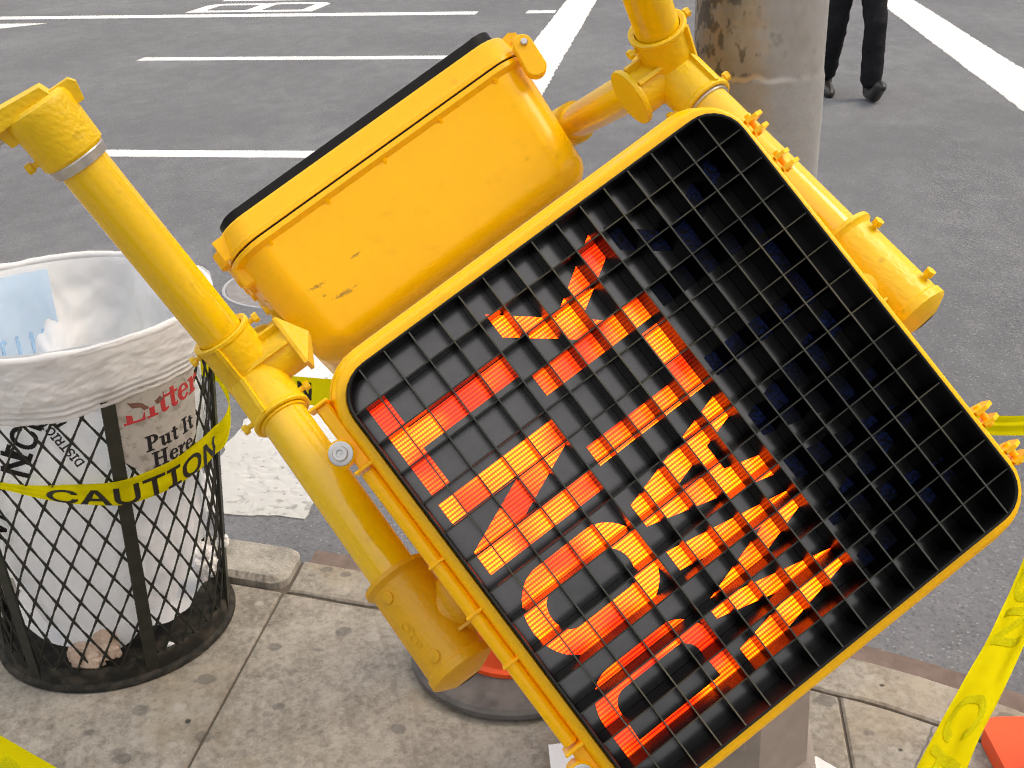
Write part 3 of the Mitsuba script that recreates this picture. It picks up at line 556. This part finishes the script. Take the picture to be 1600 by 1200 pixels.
# grime and scraps on the basket floor
gv = lathe([(.016 + .0, 0)] + [(.018, r) for r in (.03, .06, .09, .12, .15, .18, .205, .214)], bc, (0, 0, 1), 64)
gv.vertices[:, 2] += (vfbm(gv.vertices * 18, 4, 3) - 0.2) * 0.05 * (1 - (np.hypot(gv.vertices[:, 0] - bc[0], gv.vertices[:, 1] - bc[1]) / .22) ** 4)
add('litter_basket__grime', gv, 'm_basket_floor', smooth=True)
# notice plate
th = math.radians(-27); nrm = V(math.cos(th), math.sin(th), 0); tt = V(-math.sin(th), math.cos(th), 0)
upv = unit(V(math.cos(th) * KR, math.sin(th) * KR, 1)); n2 = np.cross(tt, upv); pb = bc + V(0, 0, .53) + nrm * (RB + KR * .53 + .008)
MP = mat(tt, upv, n2, pb)
plate = Polygon([(-.102, .095), (-.106, -.018), (-.052, -.078), (.040, -.082), (.078, -.050), (.094, .095)])
pm = subdivide_to(extrude(plate, .002, -.001), .02); bend = lambda x: -x ** 2 / .34 * .85
def put_plate(m):
    m = m.copy(); m.vertices[:, 2] += bend(m.vertices[:, 0]) + .0; m.apply_transform(MP); return m
add('litter_basket__notice_plate', put_plate(pm), 'm_plate', smooth=False); tag('litter_basket__notice_plate', 'scratched grey plate reading Litter Put It Here')
def serif(ch):
    w, t = .15, .05
    I = lambda x, h, foot=True, head=True: unary_union([sbox(x, 0, x + w, h)] + ([sbox(x - .09, 0, x + w + .09, t)] if foot else []) + ([sbox(x - .09, h - t, x + (w + .09 if head == 2 else w), h)] if head else []))
    if ch == 'I': return I(.1, .72, True, 2), .36
    if ch == 'L': return unary_union([I(.1, .72, True, 2), sbox(.1, 0, .58, t), Polygon([(.50, 0), (.60, 0), (.60, .24)])]), .66
    if ch == 'i': return unary_union([I(.1, .48), affinity.translate(__import__('shapely').Point(0, 0).buffer(.085), .17, .63)]), .35
    if ch == 't': return unary_union([sbox(.12, .06, .26, .62), sbox(.02, .42, .38, .48), Polygon([(.12, .1), (.12, 0.06), (.18, -.01), (.30, -.01), (.38, .06), (.36, .10), (.28, .06), (.26, .1)])]), .38
    if ch == 'e': return unary_union([affinity.translate(affinity.scale(__import__('shapely').Point(0, 0).buffer(1), .24, .25), .26, .24).difference(affinity.translate(affinity.scale(__import__('shapely').Point(0, 0).buffer(1), .11, .20), .28, .25)), sbox(.12, .25, .46, .30)]).difference(Polygon([(.30, .14), (.6, .10), (.6, .245), (.30, .245)])), .50
    if ch == 'r': return unary_union([I(.1, .48), Polygon([(.24, .30), (.32, .42), (.40, .49), (.47, .47), (.45, .36), (.36, .37), (.25, .24)])]), .46
    if ch == 'P': return unary_union([I(.1, .72, True, 2), affinity.translate(affinity.scale(__import__('shapely').Point(0, 0).buffer(1), .27, .20), .31, .52).difference(affinity.translate(affinity.scale(__import__('shapely').Point(0, 0).buffer(1), .13, .15), .29, .52)).difference(sbox(-1, 0, .2, 1))]), .64
    if ch == 'H': return unary_union([I(.1, .72, True, 2), I(.52, .72, True, 2), sbox(.2, .34, .6, .40)]), .82
    if ch == 'u': return unary_union([sbox(.1, .1, .24, .48), sbox(.01, .43, .2, .48), sbox(.38, .0, .52, .48), sbox(.30, .43, .45, .48), sbox(.45, 0, .60, .05), Polygon([(.1, .14), (.14, .03), (.24, -.01), (.40, .10), (.40, .16), (.28, .08), (.24, .14)])]), .62
    return sbox(0, 0, .001, .001), .3
def word(txt, h, x0, y0, rot=0.0):
    out, x = [], 0
    for c in txt:
        if c == ' ': x += .28; continue
        g, a = serif(c); out.append(affinity.translate(g, x, 0)); x += a
    g = unary_union(out); s = h / .72
    return affinity.translate(affinity.rotate(affinity.scale(g, s, s, origin=(0, 0)), rot, origin=(0, 0)), x0, y0)
def print_on_plate(key, g, m):
    mm = subdivide_to(extrude(g.buffer(.0003), .0009, .0008), .015); add('litter_basket__notice_plate__' + key, put_plate(mm), m, smooth=False)
lit_ = word('Litter', .046, -.078, .030, 2)
torn = Polygon([(-.085, .052), (-.062, .046), (-.050, .058), (-.035, .049), (-.012, .052), (.0, .058), (.004, .1), (-.09, .1)])
print_on_plate('red_lettering', lit_.difference(torn), 'm_red_print')
print_on_plate('black_lettering', word('Put It', .031, -.045, -.035, 1), 'm_ink')
print_on_plate('black_lettering', word('Here', .031, -.036, -.0715, 0), 'm_ink')
for q in (Polygon([(-.068, .072), (-.045, .066), (-.030, .052), (-.040, .050), (-.046, .058), (-.060, .060)]), Polygon([(-.018, .060), (-.006, .066), (0, .058), (-.012, .052)])):
    print_on_plate('torn_patch', q, 'm_torn')

# white bag: skirt outside, liner inside
def surf(fn, nu, nv, closed=True):
    a = np.linspace(0, 2 * np.pi, nu, endpoint=False) if closed is True else np.linspace(closed[0], closed[1], nu); t = np.linspace(0, 1, nv)
    A_, B_ = np.meshgrid(a, t, indexing='ij'); v = fn(A_, B_).reshape(-1, 3); f = []
    for i in range(nu if closed is True else nu - 1):
        k = (i + 1) % nu
        q0 = np.arange(nv - 1); a0, a1 = i * nv + q0, k * nv + q0
        f.append(np.c_[a0, a1, a1 + 1]); f.append(np.c_[a0, a1 + 1, a0 + 1])
    return trimesh.Trimesh(v, np.vstack(f), process=False)
def cn(a, b, s, seed, o=4): return vfbm(np.stack([np.cos(a) * s, np.sin(a) * s, b], -1), o, seed) - 0.5
def skirt(a, t):
    z = .602 + .022 * cn(a, t * 0, 2.5, 4) + (0.722 - .602) * t
    z = z + .02 * np.clip(np.cos(a - math.radians(30)), 0, 1) * (1 - t)
    off = .009 + .003 * t ** 6 + .006 * np.sin(np.clip(t, 0, 1) * np.pi) + .010 * np.abs(cn(a, t * 2.5, 4, 18, 3)) + .006 * cn(a, t * 4, 5, 8)
    gather = np.exp(-((t - .14) / .13) ** 2)
    off = off + .006 * np.abs(cn(a, t * 9 + a * 1.5, 11, 71, 3)) * np.clip(t * 3, 0, 1)
    off = off + gather * (.0024 * np.sin(t * 62 + 6 * cn(a, t * 0, 3, 2)) - .001)
    dia = np.sin((a * 44 + z * 95) / 2 + 1) * np.sin((a * 44 - z * 95) / 2)
    off = off + .0016 * (np.abs(dia) < .14) * np.exp(-((a - math.radians(275)) / .45) ** 2) * (t < .65)
    return cone(a, z, off)
tag('waste_bag', 'white plastic bag folded over the rim of the mesh litter basket', 'bag')
add('waste_bag__skirt', surf(skirt, 420, 40), 'm_bag_skirt', smooth=True)
rimv = lathe([(.7205 + .0075 * math.sin(a), .2810 + .0060 * math.cos(a)) for a in np.linspace(0, 2 * np.pi, 13)], bc, (0, 0, 1), 160)
ra = np.arctan2(rimv.vertices[:, 1] - bc[1], rimv.vertices[:, 0] - bc[0]); rimv.vertices[:, 2] += .012 * cn(ra, ra * 0, 2.2, 12) + .005 * cn(ra, ra * 0, 9, 15)
add('waste_bag__rolled_edge', rimv, 'm_bag', smooth=True)
def liner(a, t):
    z = .722 - t * .62 + .0 * a
    low = lambda c_, w_: np.exp(-((np.mod(a - math.radians(c_) + np.pi, 2 * np.pi) - np.pi) / math.radians(w_)) ** 2)
    lowc = .060 + .125 * low(-2, 34) + .10 * low(60, 40) + .16 * low(232, 30) + .04 * low(-42, 10)
    z = np.maximum(z, 0) * 1.0; z = lowc + (z - .102) * (.722 - lowc) / .62
    bulge = -.006 - .020 * t ** 2 - .010 * (cn(a, t * 3, 1.6, 21) + .5) - .030 * np.clip(cn(a, t * 5, 2.6, 33, 5), -.1, .5) * np.sin(np.clip(t * 1.2, 0, 1) * np.pi) ** .5
    fold = np.exp(-((np.mod(a - math.radians(128) + np.pi, 2 * np.pi) - np.pi) / .34) ** 2) * np.exp(-((t - .34) / .20) ** 2) * -.075
    fold = fold + np.exp(-((np.mod(a - math.radians(68) + np.pi, 2 * np.pi) - np.pi) / .22) ** 2) * np.exp(-((t - .30) / .25) ** 2) * -.05
    crease = -(.075 * np.abs(cn(a, t * 3 + 3, 2.2, 41, 3)) + .03 * np.abs(cn(a, t * 7 + 9, 5, 43, 2))) * np.minimum(t * 9, 1)
    hug = np.exp(-((np.mod(a - math.radians(-45) + np.pi, 2 * np.pi) - np.pi) / math.radians(52)) ** 2) * np.clip((t - .25) / .15, 0, 1)
    return cone(a, z, (bulge + fold + crease) * (1 - .72 * hug) - .010 * hug - .026 * hug * np.abs(cn(a, t * 11 + a, 9, 91, 4)))
add('waste_bag__liner', surf(liner, 300, 110), 'm_bag', smooth=True)
bottom = surf(lambda a, t: np.stack([bc[0] + .19 * t * np.cos(a), bc[1] + .19 * t * np.sin(a), .085 + .05 * cn(a, t * 2, 2, 3) * t], -1), 80, 14)
add('waste_bag__bottom', bottom, 'm_bag', smooth=True)
def bluef(a, t):
    z = .716 - t * .34; return cone(a, z, -.040 - .045 * t + .012 * cn(a, t * 3, 3, 61) - .010 * np.abs(cn(a, t * 6, 4, 67)))
add('waste_bag__blue_panel', surf(bluef, 50, 30, (math.radians(122), math.radians(215))), 'm_bag_blue', smooth=True); tag('waste_bag__blue_panel', 'pale blue printed side of the liner')
def wrap_on_cone(mesh, th0, z0, off, mirror=False, rot=0.0):
    m = subdivide_to(mesh, .012); v = m.vertices.copy(); c_, s_ = math.cos(rot), math.sin(rot)
    x, y, d = v[:, 0] * c_ - v[:, 1] * s_, v[:, 0] * s_ + v[:, 1] * c_, v[:, 2]
    z = z0 + y; r = RB + KR * z; a = th0 + (-x if mirror else x) / r
    m.vertices = cone(a, z, off + d); return m
txt = text_mesh('ALLIANCE', .050, .0006, True)
mb = wrap_on_cone(txt, math.radians(125), .548, 0, False); pc_ = mb.vertices; ra = np.arctan2(pc_[:, 1] - bc[1], pc_[:, 0] - bc[0]); ra = np.mod(ra, 2 * np.pi); tt_ = (.716 - pc_[:, 2]) / .34
mb.vertices = bluef(ra, tt_) - np.stack([np.cos(ra), np.sin(ra), 0 * ra], -1) * .0012
add('waste_bag__blue_lettering', mb, 'm_blue_print', smooth=False)
def on_bag(word_, h, th_deg, z, rot, seed):
    m = wrap_on_cone(text_mesh(word_, h, .0008, True), math.radians(th_deg), z, -.0105, False, rot); add('waste_bag__black_lettering', m, 'm_ink', smooth=False)
on_bag('ICE', .046, -82, .505, math.radians(62), 1); on_bag('N', .052, -83.5, .475, math.radians(75), 2); on_bag('E', .034, -69, .575, math.radians(25), 3); on_bag('DISTRICT', .016, -60, .50, math.radians(118), 4); on_bag('NY', .040, -104, .33, math.radians(70), 5)
sc = rng
def crumple(c, r, seed, squash=(1, 1, .7)):
    m = trimesh.creation.icosphere(3, r); v = m.vertices
    d = 1 + 0.55 * (np.abs(vfbm(v / r * 1.7 + seed * 7, 3, seed) - 0.5) * 2 - .3); m.vertices = v * d[:, None] * np.array(squash) + c; return m
tag('crumpled_paper', 'crumpled tan paper at the foot of the white bag inside the basket', 'paper')
add('crumpled_paper', [crumple(V(-1.098, 1.684, .066), .036, 3, (1.2, .5, .9)), crumple(V(-1.058, 1.694, .088), .030, 5, (1, .5, 1.2))], 'm_tan_paper', smooth=False)
for i, (x, y, z, r, lab) in enumerate(((-0.935, 1.905, .150, .040, 'white crumpled tissue inside the basket by its road-side edge'), (-0.905, 1.945, .175, .016, 'small white paper scrap caught in the basket mesh near the kerb'), (-0.965, 1.765, .035, .012, 'tiny white paper scrap on the dark basket floor beside the upright bar'))):
    k = add('paper_scrap', crumple(V(x, y, z), r, 9 + i, (.8, .8, 1.1)), 'm_white_paper', smooth=False); tag(k, lab, 'paper')

# ---------------------------------------------------------------- caution tape
class Ribbon:
    def __init__(s, pts, wv, n=160):
        s.p = spline(pts, n); s.w = spline(wv, n, pts); s.L = np.r_[0, np.cumsum(np.linalg.norm(np.diff(s.p, axis=0), axis=1))]
        s.t = np.gradient(s.p, axis=0); s.n = np.cross(s.t, s.w); s.n /= np.linalg.norm(s.n, axis=1, keepdims=True)
    def __call__(s, x, y, d=0.0):
        """x along (metres), y across (-0.5..0.5 of the width), d along the normal"""
        I = lambda a: np.stack([np.interp(x, s.L, a[:, k]) for k in range(3)], -1)
        wl = I(s.w); return I(s.p) + wl * np.asarray(y)[..., None] + I(s.n) * (np.asarray(d)[..., None] + s.crease(x, y)[..., None])
    def crease(s, x, y): return s.amp * (vnoise(np.stack([x * 14, y * 5 + 3, x * 0], -1), s.seed) - .5) * 2
    amp, seed = .002, 1
    def mesh(s, nv=9):
        x, y = np.meshgrid(s.L, np.linspace(-.5, .5, nv), indexing='ij'); v = s(x.ravel(), y.ravel(), np.zeros(x.size)); n = len(s.L); f = []
        for i in range(n - 1):
            q = np.arange(nv - 1); a, b = i * nv + q, (i + 1) * nv + q
            f += [np.c_[a, b, b + 1], np.c_[a, b + 1, a + 1]]
        return trimesh.Trimesh(v, np.vstack(f), process=False)
    def letters(s, txt, h, x0, w, d=.0009, flip=False, stretch=1.25, yshift=0.0):
        m = text_mesh(txt, h, .0002, True); m = subdivide_to(m, .008); v = m.vertices
        x = x0 + v[:, 0] * stretch * (-1 if flip else 1); y = (v[:, 1] - h / 2) / w + yshift
        m.vertices = s(x, np.clip(y, -.49, .49), np.full(len(v), d)); return m
def tape(key, rb, lab, words_, lm='m_tape_letter'):
    k = add(key, rb.mesh(), 'm_tape', smooth=True); tag(k, lab, 'tape')
    for w in words_: add(k + '__lettering', rb.letters(*w[:4], **(w[4] if len(w) > 4 else {})), lm, smooth=False)
    return k
# round the basket: the tape sits on the mesh, twisted and narrowed to the left
angs = np.radians([-150, -120, -104, -93, -80, -69, -58, -50, -42, -32, -22, -13, -4, 5, 12, 20, 32, 50])
zt = np.array([.50, .495, .485, .478, .473, .470, .465, .460, .458, .458, .460, .464, .464, .462, .458, .468, .50, .55]); zb_ = np.array([.47, .47, .470, .468, .452, .436, .420, .410, .405, .402, .402, .404, .403, .402, .398, .42, .46, .51])
off = np.array([.006, .006, .006, .006, .007, .009, .011, .014, .012, .010, .010, .011, .012, .014, .02, .03, .03, .02])
P_ = [cone(a, (z0 + z1) / 2, o) for a, z0, z1, o in zip(angs, zt, zb_, off)]
W_ = [cone(a, z0, o) - cone(a, z1, o + (.0 if i > 5 else .008)) for i, (a, z0, z1, o) in enumerate(zip(angs, zt, zb_, off))]
rb = Ribbon(P_, W_, 260); rb.amp = .0022; rb.seed = 3
tape('caution_tape', rb, 'yellow caution tape wrapped round the front of the mesh litter basket', [('CAUTION', .038, .335, .056, dict(stretch=1.5, yshift=-.14)), ('CAUTION', .020, .005, .05, dict(stretch=1.5, yshift=-.22))])
# from behind the basket to the pole
a0, a1 = V(-1.10, 2.19, .56), V(px_ - .09, py_ - .03, .735)
Q = [a0, V(-.86, 1.97, .547), V(-.55, 1.83, .575), V(-.25, 1.72, .645), a1, V(px_ - .02, py_ - .098, .74), V(px_ + .07, py_ - .066, .742)]
rb2 = Ribbon(Q, [V(0, 0, .052), V(.004, -.004, .05), V(0, .01, .056), V(0, .01, .06), V(0, 0, .055), V(0, 0, .05), V(0, 0, .04)], 160); rb2.seed = 9
tape('caution_tape', rb2, 'yellow caution tape stretched from behind the litter basket under the signals', [('CAUTION', .032, .30, .052), ('CAUTION', .032, .72, .055)])
Q = [V(px_ + .05, py_ - .085, .745), V(px_ + .095, py_ - .04, .745), V(.34, 1.56, .712), V(.60, 1.60, .683), V(1.1, 1.7, .69), V(1.9, 1.86, .76)]
rb3 = Ribbon(Q, [V(0, .0, .035), V(0, .0, .03), V(0, .01, .026), V(0, .012, .026), V(0, .012, .03), V(0, .012, .045)], 120); rb3.amp = .004; rb3.seed = 5
tape('caution_tape', rb3, 'thin twisted yellow caution tape running off from behind the hinge side of the lit signal', [])
# hanging tape in front of the far kerb
Q = [V(.62, 1.60, .64), V(.487, 1.35, .600), V(.415, 1.19, .607), V(.335, 1.03, .620), V(.285, .93, .628), V(.226, .80, .638), V(.155, .66, .65), V(.05, .45, .67)]
ax = lambda k: V(.9, -.1, .35) * k
rb4 = Ribbon(Q, [V(.030, -.01, .03), V(.040, -.006, .018), V(.042, -.004, .008), V(.046, 0, .002), V(.048, .004, .0), V(.056, .01, .0), V(.06, .01, .0), V(.06, .01, 0)], 160); rb4.amp = .004; rb4.seed = 13
tape('caution_tape', rb4, 'broad yellow caution tape hanging across the sidewalk corner above the kerb', [('CAUTION', .034, -.22, .05, dict(d=.0012, stretch=3.3)), ('CAUTION', .034, .62, .05, dict(d=.0012, stretch=3.0))], 'm_tape_letter_back')
wv5 = V(.026, .030, .064); Q = [V(-.451, .572, .906) + V(.871, -.087, -.479) * k + V(0, 0, .02) * k * k - wv5 / 2 for k in (-.35, -.15, .0, .1, .25, .5)]
rb5 = Ribbon(Q, [wv5] * 6, 60); rb5.seed = 21
tape('caution_tape', rb5, 'corner of yellow caution tape close to the viewer below the litter basket', [('CAUTION', .05, .02, .075, dict(stretch=1.2))], 'm_tape_letter_back')

# ---------------------------------------------------------------- cones
def cone_obj(key, x, y, rz_, lab, square, h=.71):
    tag(key, lab, 'traffic cone', None)
    o = V(x, y, 0)
    if square: b = extrude(Polygon(rrect(.185, .185, .035)), .035, .003); b.apply_transform(trimesh.transformations.rotation_matrix(rz_, (0, 0, 1))); b.apply_translation(o); add(key + '__base', b, 'm_orange', smooth=30)
    else: add(key + '__base', lathe([(0, 0), (.004, .196), (.008, .206), (.018, .206), (.025, .198), (.030, .155), (.040, .13), (.042, 0)], o, (0, 0, 1), 56), 'm_rubber')
    prof = [(.036, .128), (.05, .130), (.056, .122), (h, .028), (h, .02), (h - .02, .02)]
    add(key + '__body', lathe(prof, o, (0, 0, 1), 56), 'm_orange')
    for z0, z1 in ((.36, .50), (.56, .64)):
        rr_ = lambda z: .122 + (z - .056) / (h - .056) * (.028 - .122) + .0012
        add(key + '__collar', lathe([(z0, rr_(z0) - .002), (z0, rr_(z0)), (z1, rr_(z1)), (z1, rr_(z1) - .002)], o, (0, 0, 1), 48), 'm_collar')
cone_obj('traffic_cone', -.285, 1.86, 0, 'orange traffic cone on a round black rubber base behind the lit signal', False)
cone_obj('traffic_cone_001', .775, 1.555, .12, 'orange traffic cone with a square orange base at the kerb under the hanging tape', True)

# paper lying on the pavement
def sheet(key, x, y, rot, w, h, lab, seed):
    g = np.stack(np.meshgrid(np.linspace(-w / 2, w / 2, 14), np.linspace(-h / 2, h / 2, 14), indexing='ij'), -1).reshape(-1, 2)
    z = .006 + .03 * (vfbm(np.c_[g * 9, g[:, :1] * 0], 3, seed)) * (np.abs(g).max(1) / w)
    c_, s_ = math.cos(rot), math.sin(rot); v = np.c_[x + g[:, 0] * c_ - g[:, 1] * s_, y + g[:, 0] * s_ + g[:, 1] * c_, z]; f = []
    for i in range(13):
        for j in range(13): a = i * 14 + j; f += [[a, a + 14, a + 15], [a, a + 15, a + 1]]
    add(key, trimesh.Trimesh(v, f, process=False), 'm_white_paper', smooth=True); tag(key, lab, 'paper')
sheet('paper_sheet', -.150, 1.525, .2, .05, .13, 'white paper sheet on the pavement just below the corner of the lit signal', 3)
sheet('paper_sheet_001', .285, 1.565, .9, .07, .07, 'small white paper on the pavement against the foot of the steel pole', 8)

# ---------------------------------------------------------------- pedestrian
def limb(chain, seg=18):
    out = []
    for (a, ra), (b, rb_) in zip(chain[:-1], chain[1:]):
        A_ = trimesh.creation.icosphere(2, ra); A_.apply_translation(a); B_ = trimesh.creation.icosphere(2, rb_); B_.apply_translation(b)
        h = trimesh.convex.convex_hull(np.vstack([A_.vertices, B_.vertices]))
        out.append(m3.Manifold(m3.Mesh(np.asarray(h.vertices, np.float32), np.asarray(h.faces, np.uint32))))
    return out
def fuse(parts, edge=.025, it=10, wrinkle=0.0, seed=1):
    u = m3.Manifold.batch_boolean(parts, m3.OpType.Add).refine_to_length(edge); mm = u.to_mesh()
    t = trimesh.Trimesh(mm.vert_properties[:, :3], mm.tri_verts, process=True); trimesh.smoothing.filter_taubin(t, iterations=it)
    if wrinkle:
        t.vertices += t.vertex_normals * ((vfbm(t.vertices * np.array([9, 9, 22]), 4, seed) - .5) * wrinkle)[:, None]
    return t
po = V(1.17, 8.30, ZR)
Pp = lambda x, y, z: po + V(x, y, z)
tag('person', 'person in dark trousers and black shoes walking across the street towards the viewer', 'person')
# front leg (image right) at heel strike, rear leg (image left)
hipF, kneeF, ankF = Pp(.085, .02, .92), Pp(.125, -.13, .50), Pp(.135, -.10, .11)
hipB, kneeB, ankB = Pp(-.085, .03, .92), Pp(-.105, .03, .48), Pp(-.125, .20, .10)
tr = limb([(hipF, .098), (kneeF, .074), (ankF + V(0, 0, .03), .072)]) + limb([(hipB, .098), (kneeB, .072), (ankB + V(0, 0, .05), .066)]) + limb([(hipF, .105), (hipB, .105)]) + limb([(Pp(.07, .02, .96), .11), (Pp(-.07, .02, .96), .11)])
add('person__trousers', fuse(tr, .02, 8, .022, 4), 'm_trouser', smooth=True)
def shoe(heel, toe, lift):
    d = unit(toe - heel); p = limb([(heel + V(0, 0, .045), .042), (heel + d * .12 + V(0, 0, .038), .043), (toe - d * .04 + V(0, 0, .030 + lift), .040), (toe + V(0, 0, .026 + lift), .026)]) + limb([(heel + V(0, 0, .05), .042), (heel + V(0, .01, .10), .045)])
    s = fuse(p, .012, 6); s.vertices[:, 2] = np.maximum(s.vertices[:, 2], ZR + .003); return s
add('person__shoe', shoe(Pp(.13, -.09, .004), Pp(.175, -.335, .02), .075), 'm_shoe', smooth=True); add('person__shoe', shoe(Pp(-.125, .215, .0), Pp(-.12, -.035, .0), 0), 'm_shoe', smooth=True)
skin = limb([(Pp(0, .02, 1.34), .10), (Pp(0, .0, 1.50), .055), (Pp(0, -.01, 1.56), .056)]) + limb([(Pp(0, -.005, 1.655), .092), (Pp(0, -.035, 1.60), .070), (Pp(0, -.055, 1.555), .045)]) + limb([(Pp(0, -.095, 1.63), .014), (Pp(0, -.112, 1.605), .017)])
skin += limb([(Pp(.083, .0, 1.63), .018), (Pp(.086, .008, 1.65), .020)]) + limb([(Pp(-.083, .0, 1.63), .018), (Pp(-.086, .008, 1.65), .020)])
coat = limb([(Pp(.16, .03, 1.40), .075), (Pp(-.16, .03, 1.40), .075)]) + limb([(Pp(0, .03, 1.36), .15), (Pp(0, .02, 1.15), .14), (Pp(0, .02, .95), .15)]) + limb([(Pp(.12, .03, 1.36), .10), (Pp(.10, .02, .93), .115)]) + limb([(Pp(-.12, .03, 1.36), .10), (Pp(-.10, .02, .93), .115)])
for s, fy_ in ((1, .16), (-1, -.18)):
    sh, el, wr = Pp(.20 * s, .03, 1.40), Pp(.255 * s, .03 + fy_ * .3, 1.12), Pp(.25 * s, .0 + fy_, .90)
    coat += limb([(sh, .066), (el, .052), (wr, .044)])
    d = unit(wr - el); palm = wr + d * .065; sd = unit(np.cross(d, V(0, 1, 0)))
    f_ = unit(np.cross(sd, d))
    skin += limb([(wr - d * .02, .028), (wr + d * .03, .034), (palm, .036)])
    for q, ln in ((-.030, .062), (-.010, .074), (.010, .070), (.030, .056)):
        b_ = palm + f_ * q + d * .012; skin += limb([(b_, .0098), (b_ + d * ln * .55 + sd * s * .008, .009), (b_ + d * ln + sd * s * .024, .008)])
    t_ = wr + d * .03 - f_ * .034; skin += limb([(t_, .012), (t_ + d * .035 - f_ * .016, .0105), (t_ + d * .06 - f_ * .014, .009)])
body = fuse(skin, .012, 6); add('person__body', body, 'm_skin', smooth=True)
add('person__coat', fuse(coat, .025, 10, .02, 9), 'm_coat', smooth=True)
hr = trimesh.creation.icosphere(4, 1.0); hr.vertices = hr.vertices * np.array([.098, .106, .10]) + Pp(0, .015, 1.675); keep = (hr.vertices[:, 2] - po[2] > 1.66 + np.clip((-(hr.vertices[:, 1] - po[1]) - .02) * .9, -.10, .05)); fk = keep[hr.faces].all(1); hr.update_faces(fk)
add('person__hair', hr, 'm_hair', smooth=True)
for s in (1, -1): add('person__eye', (lambda m: (m.apply_translation(Pp(.033 * s, -.092, 1.645)), m)[1])(trimesh.creation.icosphere(2, .009)), 'm_eye', smooth=True)
add('person__mouth', block((.045, .006, .008), trimesh.transformations.translation_matrix(Pp(0, -.098, 1.565)), .002), 'm_torn', smooth=False)
